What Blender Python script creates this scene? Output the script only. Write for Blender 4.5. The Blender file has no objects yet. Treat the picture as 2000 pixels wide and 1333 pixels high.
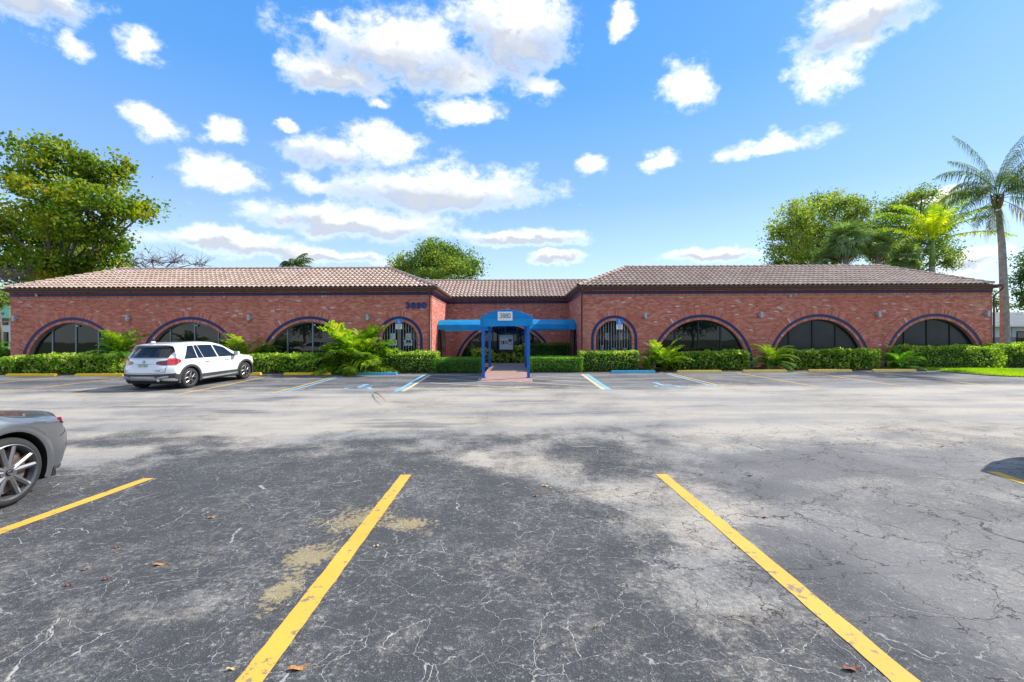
import bpy, bmesh, math, random
import numpy as np
from mathutils import Vector, Matrix, Euler, noise as mnoise
sc = bpy.context.scene
COL = sc.collection
R = math.radians
S = 1.12                    # metres per survey unit
H = 1.37 * S                # eye height above the building's ground
FPX = 889.0                 # focal length in photograph pixels
ROLL = 0.0044

# ------------------------------------------------------------------ camera
cam_d = bpy.data.cameras.new('camera'); cam = bpy.data.objects.new('camera', cam_d); COL.objects.link(cam)
cam_d.sensor_width = 36; cam_d.lens = FPX / 2000 * 36; cam_d.clip_start = .05; cam_d.clip_end = 5000
cam_d.shift_y = -0.00075
cam.matrix_world = Matrix.Translation((0, 0, H)) @ Euler((R(90), 0, 0)).to_matrix().to_4x4() @ Matrix.Rotation(-ROLL, 4, 'Z')
sc.camera = cam
sc.view_settings.view_transform = 'Standard'; sc.view_settings.look = 'None'
sc.view_settings.gamma = 1; sc.view_settings.use_curve_mapping = False
sc.view_settings.exposure = 1.74

# ------------------------------------------------------------------ node helper
class NT:
    def __init__(s, tree): s.t = tree; s.n = tree.nodes; s.l = tree.links
    def new(s, ty, **k):
        n = s.n.new(ty)
        for a, v in k.items(): setattr(n, a, v)
        return n
    def put(s, sock, v):
        if isinstance(v, bpy.types.NodeSocket): s.l.new(v, sock)
        elif v is not None:
            if hasattr(sock.default_value, '__len__') and isinstance(v, (tuple, list)) and len(v) == 3 and len(sock.default_value) == 4: v = (*v, 1)
            sock.default_value = v
    def m(s, op, a, b=None, c=None, clamp=False):
        n = s.new('ShaderNodeMath', operation=op, use_clamp=clamp)
        s.put(n.inputs[0], a)
        if b is not None: s.put(n.inputs[1], b)
        if c is not None: s.put(n.inputs[2], c)
        return n.outputs[0]
    def v(s, op, a, b=None, out=0):
        n = s.new('ShaderNodeVectorMath', operation=op)
        s.put(n.inputs[0], a)
        if b is not None: s.put(n.inputs[1], b)
        return n.outputs[out]
    def noise(s, vec, scale, det=4, rough=.55, out=0, dist=0):
        n = s.new('ShaderNodeTexNoise'); s.put(n.inputs['Vector'], vec)
        n.inputs['Scale'].default_value = scale; n.inputs['Detail'].default_value = det
        n.inputs['Roughness'].default_value = rough; n.inputs['Distortion'].default_value = dist
        return n.outputs[out]
    def ss(s, x, a, b, lo=0., hi=1.):
        n = s.new('ShaderNodeMapRange', interpolation_type='SMOOTHSTEP'); s.put(n.inputs[0], x)
        for i, q in enumerate((a, b, lo, hi)): s.put(n.inputs[i + 1], q)
        return n.outputs[0]
    def mix(s, f, a, b, mode='MIX'):
        n = s.new('ShaderNodeMix', data_type='RGBA', blend_type=mode)
        s.put(n.inputs[0], f); s.put(n.inputs[6], a); s.put(n.inputs[7], b)
        return n.outputs[2]
    def ramp(s, x, stops, interp='LINEAR'):
        n = s.new('ShaderNodeValToRGB'); r = n.color_ramp; r.interpolation = interp
        s.put(n.inputs[0], x)
        while len(r.elements) < len(stops): r.elements.new(.5)
        for e, (p, c) in zip(r.elements, stops): e.position = p; e.color = (*c, 1)
        return n.outputs[0]
    def sep(s, v): 
        n = s.new('ShaderNodeSeparateXYZ'); s.put(n.inputs[0], v); return n.outputs
    def comb(s, x, y, z):
        n = s.new('ShaderNodeCombineXYZ')
        for i, q in enumerate((x, y, z)): s.put(n.inputs[i], q)
        return n.outputs[0]
    def obj(s): return s.new('ShaderNodeTexCoord').outputs['Object']
    def isl(s): return s.new('ShaderNodeNewGeometry').outputs['Random Per Island']
    def bump(s, h, st=.3, d=.01):
        n = s.new('ShaderNodeBump'); s.put(n.inputs['Height'], h); n.inputs['Strength'].default_value = st; n.inputs['Distance'].default_value = d
        return n.outputs[0]

# ------------------------------------------------------------------ sky and sun
SUNV = Vector((1.03, .48, 1.0)).normalized()
sun_el = math.asin(SUNV.z); sun_az = math.atan2(SUNV.x, SUNV.y)
def unroll(px, py): 
    x, y = px - 1000, py - 665
    return x - y * ROLL, y + x * ROLL
world = bpy.data.worlds.new('World'); sc.world = world; world.use_nodes = True
wt = NT(world.node_tree); world.node_tree.nodes.clear()
SKY_STR = .15
def build_world():
    t = wt
    sky = t.new('ShaderNodeTexSky'); sky.sky_type = 'NISHITA'; sky.sun_disc = False
    sky.sun_elevation = sun_el; sky.sun_rotation = sun_az; sky.air_density = 1.0; sky.dust_density = .6; sky.ozone_density = 1.6; sky.altitude = 0
    d = t.new('ShaderNodeTexCoord').outputs['Generated']
    x, y, z = t.sep(d)[0:3]
    az = t.m('ARCTAN2', x, y); hor = t.m('SQRT', t.m('ADD', t.m('MULTIPLY', x, x), t.m('MULTIPLY', y, y)))
    el = t.m('ARCTAN2', z, hor)
    ae = t.comb(az, el, 0.)
    # squash the noise towards the horizon, where clouds are seen edge-on
    nv = t.comb(az, t.m('MULTIPLY', el, 1.45), y)
    w1 = t.noise(nv, 5.0, 3, .5, out=1); w2 = t.noise(nv, 17, 5, .6, out=1)
    warp = t.v('ADD', t.v('MULTIPLY', t.v('SUBTRACT', w1, (.5, .5, .5)), (.075, .05, 0)), t.v('MULTIPLY', t.v('SUBTRACT', w2, (.5, .5, .5)), (.06, .045, 0)))
    aw = t.v('ADD', ae, warp)
    blobs = [(60, -10, 190, 70), (165, 92, 50, 34), (285, 90, 55, 45), (770, 100, 200, 108), (660, 150, 110, 50), (1010, 55, 130, 140), (905, 150, 90, 50), (1065, 165, 60, 30),
             (640, 50, 60, 40), (900, 212, 105, 36), (285, 238, 66, 40), (427, 246, 50, 34), (560, 238, 30, 18), (640, 298, 120, 44), (745, 282, 80, 44), (440, 345, 100, 44),
             (850, 372, 235, 60), (630, 362, 70, 24), (700, 434, 220, 40), (1345, 165, 58, 56), (1605, 158, 90, 50), (1690, 25, 160, 80), (1680, 88, 60, 34), (1207, 35, 34, 44),
             (1510, 280, 115, 24), (1155, 320, 44, 26), (1292, 314, 52, 24), (1030, 463, 160, 20), (440, 478, 200, 30), (1090, 500, 64, 14), (1400, 500, 160, 18),
             (1900, 505, 120, 34), (1840, 382, 60, 24), (620, 500, 170, 18), (5, 412, 50, 30), (735, 205, 26, 20)]
    acc = None; low = None
    for i, (cx, cy, rx, ry) in enumerate(blobs):
        def ang(px, py):
            a, b = unroll(px, py); return math.atan2(a / FPX, 1), math.atan2(-b / FPX, math.hypot(a / FPX, 1))
        a0, e0 = ang(cx, cy); a1, _ = ang(cx + rx, cy); _, e1 = ang(cx, cy - ry)
        q = t.v('MULTIPLY', t.v('SUBTRACT', aw, (a0, e0, 0)), (1 / abs(a1 - a0), 1 / abs(e1 - e0), 0))
        r = t.v('LENGTH', q, out=1)
        dd = t.m('SUBTRACT', 1., r)
        acc = dd if acc is None else t.m('SMOOTH_MAX', acc, dd, .25)
        if rx * ry > 4500 or cy > 400:
            lv = t.m('MULTIPLY', t.ss(t.sep(q)[1], .45, -.55), t.ss(r, 1.3, .5))
            low = lv if low is None else t.m('MAXIMUM', low, lv)
    # elsewhere in the sky unseen scattered clouds, their cover raised for fill light
    sc3 = t.comb(t.m('DIVIDE', x, t.m('ADD', t.m('MAXIMUM', z, 0.), .25)), t.m('DIVIDE', y, t.m('ADD', t.m('MAXIMUM', z, 0.), .25)), 0.)
    gen = t.m('MULTIPLY', t.m('SUBTRACT', t.noise(sc3, 1.3, 3, .5), .475), 5.)
    away = t.m('MAXIMUM', t.ss(t.m('ABSOLUTE', az), .86, .95), t.ss(el, .66, .75))
    gen = t.m('SUBTRACT', gen, t.m('MULTIPLY', t.m('SUBTRACT', 1., away), 20.))
    acc = t.m('MAXIMUM', acc, gen)
    f1 = t.noise(nv, 11, 9, .62); f2 = t.noise(nv, 40, 6, .65)
    dens = t.m('ADD', acc, t.m('MULTIPLY', t.m('SUBTRACT', f1, .5), t.ss(el, .15, .5, 1.35, 2.0)))
    dens = t.m('ADD', dens, t.m('MULTIPLY', t.m('SUBTRACT', f2, .5), .7))
    alpha = t.m('MULTIPLY', t.ss(dens, -.08, .78), .98)
    low = t.m('MULTIPLY', low, t.ss(dens, .08, .6))
    bump_ = t.m('SUBTRACT', t.noise(nv, 14, 6, .55), t.noise(t.v('ADD', nv, (.012, .03, 0)), 14, 6, .55))
    shade = t.m('ADD', t.m('MULTIPLY', low, 1.25), t.m('MULTIPLY', t.ss(bump_, -.02, .10), t.ss(dens, .3, 1.2, 0., .55)), clamp=True)
    k = 1 / SKY_STR
    ccol = t.mix(shade, (.43 * k, .43 * k, .435 * k), (.205 * k, .222 * k, .250 * k))
    # more saturated blue high up, pale haze low down (over the whole dome)
    hs = t.new('ShaderNodeHueSaturation'); hs.inputs['Saturation'].default_value = 1.2; hs.inputs['Value'].default_value = .8; t.put(hs.inputs['Color'], sky.outputs[0])
    q = .335 * k
    grad = t.ramp(t.m('MULTIPLY', el, 1.25, clamp=True), [(0, (.88 * q, .98 * q, 1.03 * q)), (.14, (.70 * q, .88 * q, 1.02 * q)), (.36, (.33 * q, .565 * q, .98 * q)), (.62, (.13 * q, .42 * q, .95 * q)), (1, (.07 * q, .32 * q, .86 * q))])
    hz = t.mix(.72, t.mix(1., hs.outputs[0], (.38, .48, .58), 'MULTIPLY'), grad)
    fin = t.mix(alpha, hz, ccol)
    bg = t.new('ShaderNodeBackground'); bg.inputs['Strength'].default_value = SKY_STR; t.put(bg.inputs['Color'], fin)
    out = t.new('ShaderNodeOutputWorld'); t.l.new(bg.outputs[0], out.inputs[0])
build_world()
sun_d = bpy.data.lights.new('sun', 'SUN'); sun_d.energy = 2.0; sun_d.angle = R(.5); sun_d.color = (1, .95, .87)
sun = bpy.data.objects.new('sun', sun_d); COL.objects.link(sun); sun.location = (20, 10, 30)
sun.rotation_euler = SUNV.to_track_quat('Z', 'Y').to_euler()

# ------------------------------------------------------------------ placing helpers
PROF = [(-400, 1.38), (-2, 1.385), (2, 1.41), (5, 1.455), (9, 1.50), (12.7, 1.495), (14.7, 1.47), (18, 1.39), (19.2, 1.37), (4000, 1.37)]
_py = [p[0] * S for p in PROF]; _pz = [-(p[1] - 1.37) * S for p in PROF]
def gz(y):                                              # ground height at distance y: a shallow drain runs across the lot
    return float(np.interp(y, _py, _pz)) * .5 + .25 * float(np.interp(y - .6, _py, _pz)) + .25 * float(np.interp(y + .6, _py, _pz))
def at(px, py, Y):
    a, b = unroll(px, py); return Vector((a / FPX * Y, Y, H - b / FPX * Y))
def G(px, py):                                          # ground point seen at that place of the photograph
    a, b = unroll(px, py); Y = H * FPX / b
    for _ in range(30): Y = (H - gz(Y)) * FPX / b
    return Vector((a / FPX * Y, Y, gz(Y)))

# ------------------------------------------------------------------ object helpers
def tag(o, label=None, cat=None, group=None, kind=None):
    if label: o['label'] = label
    if cat: o['category'] = cat
    if group: o['group'] = group
    if kind: o['kind'] = kind
    return o
def empty(name, loc=(0, 0, 0), label=None, cat=None, group=None, rz=0):
    o = bpy.data.objects.new(name, None); COL.objects.link(o); o.location = loc; o.rotation_euler = (0, 0, rz)
    o.empty_display_size = .2
    return tag(o, label, cat, group)
def link(name, me, parent=None, loc=None, kind=None):
    o = bpy.data.objects.new(name, me); COL.objects.link(o)
    if parent: o.parent = parent
    if loc is not None: o.location = loc
    if kind: o['kind'] = kind
    return o
def copy_tree(o, parent=None):
    c = o.copy(); COL.objects.link(c)
    if parent: c.parent = parent
    for ch in list(o.children): copy_tree(ch, c)
    return c
class MB:
    def __init__(s): s.V = []; s.F = []; s.M = []
    def add(s, v, f, m=0):
        b = len(s.V); s.V += [tuple(p) for p in v]; s.F += [tuple(i + b for i in q) for q in f]; s.M += [m] * len(f); return s
    def box(s, x0, x1, y0, y1, z0, z1, m=0):
        return s.add([(x0, y0, z0), (x1, y0, z0), (x1, y1, z0), (x0, y1, z0), (x0, y0, z1), (x1, y0, z1), (x1, y1, z1), (x0, y1, z1)],
                     [(0, 3, 2, 1), (4, 5, 6, 7), (0, 1, 5, 4), (1, 2, 6, 5), (2, 3, 7, 6), (3, 0, 4, 7)], m)
    def tube(s, pts, rad, n=6, m=0, cap=True):
        pts = [Vector(p) for p in pts]
        if not isinstance(rad, (list, tuple)): rad = [rad] * len(pts)
        vs = []; fs = []
        for i, p in enumerate(pts):
            d = (pts[min(i + 1, len(pts) - 1)] - pts[max(i - 1, 0)]).normalized()
            a = d.cross(Vector((0, 0, 1)) if abs(d.z) < .9 else Vector((1, 0, 0))).normalized(); b = d.cross(a)
            for k in range(n):
                t = 2 * math.pi * k / n; vs.append(p + (a * math.cos(t) + b * math.sin(t)) * rad[i])
        for i in range(len(pts) - 1):
            for k in range(n): fs.append((i * n + k, i * n + (k + 1) % n, (i + 1) * n + (k + 1) % n, (i + 1) * n + k))
        if cap: fs += [tuple(range(n))[::1], tuple(range((len(pts) - 1) * n, len(pts) * n))[::-1]]
        return s.add(vs, fs, m)
    def lathe(s, prof, n=24, axis='X', c=(0, 0, 0), m=0):          # prof: (along axis, radius)
        vs = []; fs = []
        for a, r in prof:
            for k in range(n):
                t = 2 * math.pi * k / n; u, w = r * math.cos(t), r * math.sin(t)
                vs.append({'X': (c[0] + a, c[1] + u, c[2] + w), 'Y': (c[0] + u, c[1] + a, c[2] + w), 'Z': (c[0] + u, c[1] + w, c[2] + a)}[axis])
        for i in range(len(prof) - 1):
            for k in range(n): fs.append((i * n + k, i * n + (k + 1) % n, (i + 1) * n + (k + 1) % n, (i + 1) * n + k))
        return s.add(vs, fs, m)
    def prism(s, poly, d, m=0):                                   # poly: list of Vectors, d: extrusion vector
        n = len(poly); d = Vector(d)
        return s.add([Vector(p) for p in poly] + [Vector(p) + d for p in poly], [tuple(range(n))[::-1], tuple(range(n, 2 * n))] + [(i, (i + 1) % n, n + (i + 1) % n, n + i) for i in range(n)], m)
    def mesh(s, name, mats, smooth=False):
        me = bpy.data.meshes.new(name); me.from_pydata(s.V, [], s.F)
        for q in (mats if isinstance(mats, (list, tuple)) else [mats]): me.materials.append(q)
        me.polygons.foreach_set('material_index', s.M)
        if smooth: me.polygons.foreach_set('use_smooth', [True] * len(s.F))
        me.update()
        bm = bmesh.new(); bm.from_mesh(me); bmesh.ops.recalc_face_normals(bm, faces=bm.faces); bm.to_mesh(me); bm.free()
        return me
    def build(s, name, mats, parent=None, smooth=False, kind=None, bevel=0):
        me = s.mesh(name, mats, smooth)
        if bevel:
            bm = bmesh.new(); bm.from_mesh(me)
            bmesh.ops.bevel(bm, geom=[e for e in bm.edges if len(e.link_faces) == 2 and e.calc_face_angle(0) > .6], offset=bevel, segments=2, affect='EDGES'); bm.to_mesh(me); bm.free()
        return link(name, me, parent, tuple(-c for c in parent.location) if parent is not None and parent.parent is None and parent.get('world') else None, kind)
def quads_mesh(name, Q, mat, smooth=False):             # Q: (n,4,3) array of separate quads
    Q = np.asarray(Q, dtype=np.float32); n = len(Q)
    me = bpy.data.meshes.new(name); me.vertices.add(n * 4); me.vertices.foreach_set('co', Q.reshape(-1))
    me.loops.add(n * 4); me.loops.foreach_set('vertex_index', np.arange(n * 4, dtype=np.int32))
    me.polygons.add(n); me.polygons.foreach_set('loop_start', np.arange(0, n * 4, 4, dtype=np.int32))
    me.update(calc_edges=True); me.materials.append(mat); me.validate(); return me
def wroot(name, loc, label, cat, group=None):           # a root whose parts are modelled in world coordinates
    o = empty(name, loc, label, cat, group); o['world'] = 1; return o

# ------------------------------------------------------------------ materials
MATS = {}
def mk(name):
    m = bpy.data.materials.new(name); m.use_nodes = True; t = NT(m.node_tree); m.node_tree.nodes.clear()
    p = t.new('ShaderNodeBsdfPrincipled'); o = t.new('ShaderNodeOutputMaterial'); t.l.new(p.outputs[0], o.inputs[0]); MATS[name] = m
    return m, t, p, o
def simple(name, col, rough=.6, metal=0, var=.12, nscale=6, bump=0, bscale=60, coat=0, spec=.5):
    m, t, p, o = mk(name); c = t.obj(); n = t.noise(c, nscale, 4)
    lo = tuple(q * (1 - var) for q in col); hi = tuple(min(1, q * (1 + var)) for q in col)
    t.put(p.inputs['Base Color'], t.ramp(n, [(.3, lo), (.7, hi)]))
    p.inputs['Roughness'].default_value = rough; p.inputs['Metallic'].default_value = metal; p.inputs['Specular IOR Level'].default_value = spec
    if coat: p.inputs['Coat Weight'].default_value = coat; p.inputs['Coat Roughness'].default_value = .03
    if bump: t.put(p.inputs['Normal'], t.bump(t.noise(c, bscale, 3), bump))
    return m
def foliage(name, stops, rough=.65, trans=.35, nscale=.35, spec=.16, clump=.35):
    m, t, p, o = mk(name)
    r = t.isl(); n = t.noise(t.obj(), nscale, 2)
    f = t.m('ADD', t.m('MULTIPLY', r, 1 - clump), t.m('MULTIPLY', t.ss(n, .35, .65), clump))
    c = t.ramp(f, stops); t.put(p.inputs['Base Color'], c)
    p.inputs['Roughness'].default_value = rough; p.inputs['Specular IOR Level'].default_value = spec
    tr = t.new('ShaderNodeBsdfTranslucent'); t.put(tr.inputs[0], t.mix(1., c, (1.5, 1.6, .5), 'MULTIPLY'))
    mx = t.new('ShaderNodeMixShader'); mx.inputs[0].default_value = trans
    t.l.new(p.outputs[0], mx.inputs[1]); t.l.new(tr.outputs[0], mx.inputs[2]); t.l.new(mx.outputs[0], o.inputs[0])
    return m
def brick_mat(name, white=.05, smear=1.):
    m, t, p, o = mk(name); c = t.obj(); r = t.isl()
    base = t.ramp(r, [(0, (.48, .135, .095)), (.3, (.60, .185, .125)), (.6, (.68, .225, .155)), (.88, (.74, .31, .225)), (.976, (.66, .30, .21)), (.986, (.74, .60, .52)), (1, (.76, .66, .58))])
    big = t.noise(c, .45, 3)
    base = t.mix(t.ss(big, .35, .7, 0., .4), base, (.60, .17, .095))
    st = t.v('MULTIPLY', c, (1.0, 1.0, 2.6)); sm = t.noise(st, 8.0, 6, .78)
    msk = t.m('MULTIPLY', t.ss(sm, .60, .66), .55 * smear)
    base = t.mix(msk, base, (.74, .62, .55))
    stn = t.noise(t.v('MULTIPLY', c, (1.4, 1.4, .16)), 1.6, 5, .65)
    base = t.mix(t.ss(stn, .52, .72, 0., .42), base, (.26, .10, .075)); base = t.mix(t.ss(t.noise(t.v('MULTIPLY', c, (1., 1., .4)), .9, 4, .6), .56, .72, 0., .35), base, (.70, .36, .27))
    t.put(p.inputs['Base Color'], base); p.inputs['Roughness'].default_value = .82; p.inputs['Specular IOR Level'].default_value = .3
    t.put(p.inputs['Normal'], t.bump(t.noise(c, 70, 3), .35, .004))
    return m
brick_mat('brick'); simple('mortar', (.52, .30, .22), .95, var=.35, nscale=9)
simple('navy', (.010, .024, .115), .45, var=.2, nscale=12); simple('brown_trim', (.12, .058, .04), .5, var=.25)
simple('downspout', (.15, .058, .045), .5); simple('dark_interior', (.012, .012, .013), .9)
simple('frame_light', (.20, .23, .26), .4, metal=.5); simple('frame_dark', (.012, .018, .026), .4, metal=.2)
simple('iron', (.045, .048, .05), .55); simple('iron_pale', (.55, .56, .57), .5)
simple('lamp_grey', (.42, .45, .47), .4, metal=.1); simple('white_paint', (.78, .78, .77), .6, var=.05); simple('plastic_white', (.75, .75, .74), .3)
simple('sign_blue', (.012, .19, .58), .4, var=.06); simple('sign_back', (.35, .36, .36), .4, metal=.6); simple('post_olive', (.12, .13, .07), .6)
simple('awning_post', (.005, .115, .44), .4, var=.12); simple('numeral_blue', (.006, .035, .15), .45); simple('ink', (.035, .037, .045), .5)
simple('concrete_ramp', (.36, .21, .165), .85, var=.16, nscale=3, bump=.3, bscale=40); simple('deck', (.40, .38, .35), .9)
simple('stucco_white', (.66, .66, .64), .8, var=.06); simple('grey_band', (.21, .22, .24), .8); simple('mint_green', (.25, .60, .42), .5); simple('leaf_green_logo', (.02, .26, .10), .5)
simple('bark', (.13, .105, .08), .9, var=.4, nscale=8, bump=.6, bscale=18); simple('bark_pale', (.26, .23, .20), .9, var=.3, nscale=6); simple('twig_grey', (.20, .165, .15), .9)
def glass(name, base, rough=.02, spec=.5, tint=None):
    m, t, p, o = mk(name); c = t.obj(); n = t.noise(c, 1.1, 3)
    t.put(p.inputs['Base Color'], t.ramp(n, [(.35, tuple(q * .6 for q in base)), (.7, tuple(q * 1.4 for q in base))]))
    p.inputs['Roughness'].default_value = rough; p.inputs['Specular IOR Level'].default_value = spec
    t.put(p.inputs['Normal'], t.bump(t.noise(c, 1.3, 1), .05, .03))
    return m
glass('window_glass', (.010, .013, .012), .02, .55); glass('panel_dark', (.018, .024, .026), .22, .35); glass('car_glass', (.012, .016, .02), .02, .45)
def roof_mat():
    m, t, p, o = mk('roof_tile'); c = t.obj(); r = t.isl()
    b = t.ramp(r, [(0, (.40, .285, .22)), (.35, (.44, .32, .25)), (.7, (.47, .35, .28)), (1, (.51, .39, .32))])
    b = t.mix(t.ss(t.noise(c, .8, 5, .65), .45, .72, 0., .5), b, (.38, .25, .20))
    b = t.mix(t.ss(t.noise(c, 5, 5, .7), .58, .72, 0., .35), b, (.20, .14, .11))
    t.put(p.inputs['Base Color'], b); p.inputs['Roughness'].default_value = .8; p.inputs['Specular IOR Level'].default_value = .3
roof_mat()
def awning_mat():
    m, t, p, o = mk('awning_fabric'); c = t.obj()
    b = t.ramp(t.noise(c, 1.7, 3), [(.3, (.0, .31, .68)), (.7, (.01, .38, .76))]); t.put(p.inputs['Base Color'], b); p.inputs['Roughness'].default_value = .55
    t.put(p.inputs['Normal'], t.bump(t.noise(t.v('MULTIPLY', c, (1, 1, .35)), 4.5, 3), .9, .07))
    tr = t.new('ShaderNodeBsdfTranslucent'); t.put(tr.inputs[0], b); mx = t.new('ShaderNodeMixShader'); mx.inputs[0].default_value = .4
    t.l.new(p.outputs[0], mx.inputs[1]); t.l.new(tr.outputs[0], mx.inputs[2]); t.l.new(mx.outputs[0], o.inputs[0])
awning_mat()
def paint_mat(name, col, wear=.5, scale=14):
    m, t, p, o = mk(name); c = t.obj(); n = t.noise(c, scale, 6, .7); g = t.noise(c, 1.1, 3)
    b = t.ramp(g, [(.3, tuple(q * .88 for q in col)), (.7, tuple(min(1, q * 1.1) for q in col))])
    f = t.ss(n, .74 - wear * .22, .80 - wear * .2, 0., .85)
    crk = t.new('ShaderNodeTexVoronoi'); crk.feature = 'DISTANCE_TO_EDGE'; crk.inputs['Scale'].default_value = 1.6
    t.put(crk.inputs['Vector'], t.v('ADD', c, t.v('MULTIPLY', t.noise(c, 4, 3, out=1), (.35, .35, 0))))
    f = t.m('MAXIMUM', f, t.m('MULTIPLY', t.ss(crk.outputs[0], .008, .003, 0., .6), t.ss(t.noise(c, .9, 2), .5, .6)))
    t.put(p.inputs['Base Color'], t.mix(f, b, (.15, .14, .12))); p.inputs['Roughness'].default_value = .75
    t.put(p.inputs['Normal'], t.bump(t.noise(c, 55, 3), .5, .004))
paint_mat('paint_yellow', (.63, .375, .045), .78, 12); paint_mat('paint_yellow_faded', (.55, .37, .09), .6); paint_mat('paint_cream', (.60, .48, .28), .6)
paint_mat('paint_blue', (.17, .42, .58), .6); paint_mat('paint_blue_faint', (.22, .44, .56), .9); paint_mat('paint_ghost', (.24, .19, .10), 2.3, 9)
paint_mat('stop_yellow', (.85, .52, .02), .2, 9); paint_mat('stop_pale', (.85, .58, .14), .25, 9); paint_mat('stop_blue', (.07, .42, .66), .2, 9)
def asphalt():
    m, t, p, o = mk('asphalt'); c = t.obj(); X, Y, Z = t.sep(c)[0:3]
    n1 = t.noise(c, .28, 5, .6); n2 = t.noise(c, 1.1, 6, .65); n3 = t.noise(c, 5.5, 6, .7); n4 = t.noise(c, 30, 4, .7); n5 = t.noise(c, 120, 2, .6)
    streak = t.noise(t.v('MULTIPLY', c, (.22, 1.0, 1)), .9, 5, .62)
    wob = t.m('MULTIPLY', t.m('SUBTRACT', n1, .5), 6.)
    wob = t.m('ADD', wob, t.m('MULTIPLY', t.m('SUBTRACT', n2, .5), 2.4))
    Yw = t.m('ADD', Y, wob)
    lane = t.m('MULTIPLY', t.ss(Yw, 5.9, 9.0), t.ss(t.m('ADD', Y, t.m('MULTIPLY', t.m('SUBTRACT', streak, .5), 4.)), 16.6, 15.0))
    right = t.ss(t.m('ADD', X, t.m('MULTIPLY', wob, .6)), 1.2, 3.0)
    dark = (.058, .058, .061); worn = (.42, .375, .305); grey = (.205, .198, .188)
    def blob(cx, cy, rx, ry, ragged=1.4):
        q = t.v('MULTIPLY', t.v('SUBTRACT', c, (cx, cy, 0)), (1 / rx, 1 / ry, 0)); r = t.v('LENGTH', q, out=1)
        return t.m('ADD', t.m('SUBTRACT', 1., r), t.m('MULTIPLY', t.m('SUBTRACT', n2, .5), ragged))
    # worn patches: strength of wear between 0 and 1, with fine aggregate showing through at the margin
    wear = t.m('ADD', t.m('MULTIPLY', lane, .95), t.m('MULTIPLY', t.m('SUBTRACT', n2, .47), 1.0))
    wear = t.m('ADD', wear, t.m('MULTIPLY', t.m('SUBTRACT', n1, .48), 1.0))
    for (bx, by, rx, ry, k) in [(1.55, 4.6, 1.0, 1.5, .75), (.35, 5.8, 1.0, .9, .55), (1.3, 3.0, .7, .8, .5), (-6.5, 6.4, 2.4, 1.0, .8), (-.9, 6.4, .8, .5, .35), (2.4, 6.6, 1.3, 1., .5), (-2.0, 2.7, .5, .3, .4), (4.2, 4.8, 1.5, .9, .4)]:
        wear = t.m('ADD', wear, t.m('MULTIPLY', t.ss(blob(bx, by, rx, ry), 0., .7), k))
    fine = t.m('ADD', t.m('MULTIPLY', t.m('SUBTRACT', n3, .5), 1.1), t.m('MULTIPLY', t.m('SUBTRACT', n4, .5), 1.5))
    wmask = t.ss(t.m('ADD', wear, t.m('MULTIPLY', fine, 1.15)), -.1, 1.15)
    base = t.mix(t.m('MULTIPLY', right, t.ss(t.m('ADD', n1, t.m('MULTIPLY', n3, .2)), .5, .62, .7, 1.)), dark, grey)
    base = t.mix(t.ss(n3, .3, .75, 0., .35), base, (.098, .098, .104))
    base = t.mix(t.ss(Y, 15.4, 16.8, 0., .8), base, t.mix(t.ss(streak, .4, .6), (.06, .06, .065), (.19, .185, .18)))
    col = t.mix(t.m('MULTIPLY', wmask, t.ss(n1, .3, .6, .75, 1.)), base, t.mix(t.ss(streak, .42, .62), worn, (.30, .285, .26)))
    # dark oil and damp stains in the lane, drawn out along it
    st = t.noise(t.v('MULTIPLY', c, (.30, 1.0, 1)), .75, 4, .6)
    col = t.mix(t.m('MULTIPLY', t.ss(st, .56, .68, 0., .75), t.ss(Y, 7., 9.)), col, (.105, .105, .108))
    # exposed pale aggregate
    sp = t.m('ADD', n4, t.m('MULTIPLY', t.m('SUBTRACT', n2, .5), .35))
    near = t.ss(Y, 15., 6., .25, 1.)
    col = t.mix(t.m('MULTIPLY', t.ss(sp, .60, .68, 0., .5), near), col, (.36, .345, .31))
    col = t.mix(t.ss(n5, .60, .72, 0., .6), col, (.34, .33, .31)); col = t.mix(t.ss(n5, .36, .28, 0., .5), col, (.02, .022, .026))
    sg = t.noise(t.v('MULTIPLY', c, (1.0, 1.9, 1)), 12., 7, .78)
    col = t.mix(t.m('MULTIPLY', t.ss(sg, .585, .65, 0., .5), t.m('SUBTRACT', 1., right)), col, (.40, .385, .35))
    # ochre stains beside the bay line
    bl = t.m('MAXIMUM', t.m('MAXIMUM', blob(-1.38, 4.15, .42, .46, 2.6), blob(-.95, 3.98, .36, .2, 2.6)), t.m('MAXIMUM', blob(-1.54, 3.42, .20, .20, 3.2), blob(-1.46, 2.9, .10, .30, 3.2)))
    och = t.m('MULTIPLY', t.ss(t.m('ADD', bl, t.m('MULTIPLY', fine, 1.9)), .1, .65), .75)
    col = t.mix(och, col, t.mix(n3, (.28, .225, .12), (.46, .36, .18)))
    # cracks: pale filled ones on the sealed side, dark open ones on the right
    def crack(scale, w, d=.5, off=0):
        v = t.new('ShaderNodeTexVoronoi'); v.feature = 'DISTANCE_TO_EDGE'; v.inputs['Scale'].default_value = scale
        q = t.v('ADD', c, t.v('MULTIPLY', t.v('SUBTRACT', t.noise(c, 1.7, 5, .65, out=1), (.5, .5, .5)), (d, d, 0)))
        t.put(v.inputs['Vector'], t.v('ADD', t.v('MULTIPLY', q, (1, 1, 0)), (off, off * 1.7, 0)))
        return t.ss(v.outputs[0], w, w * .25)
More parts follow.
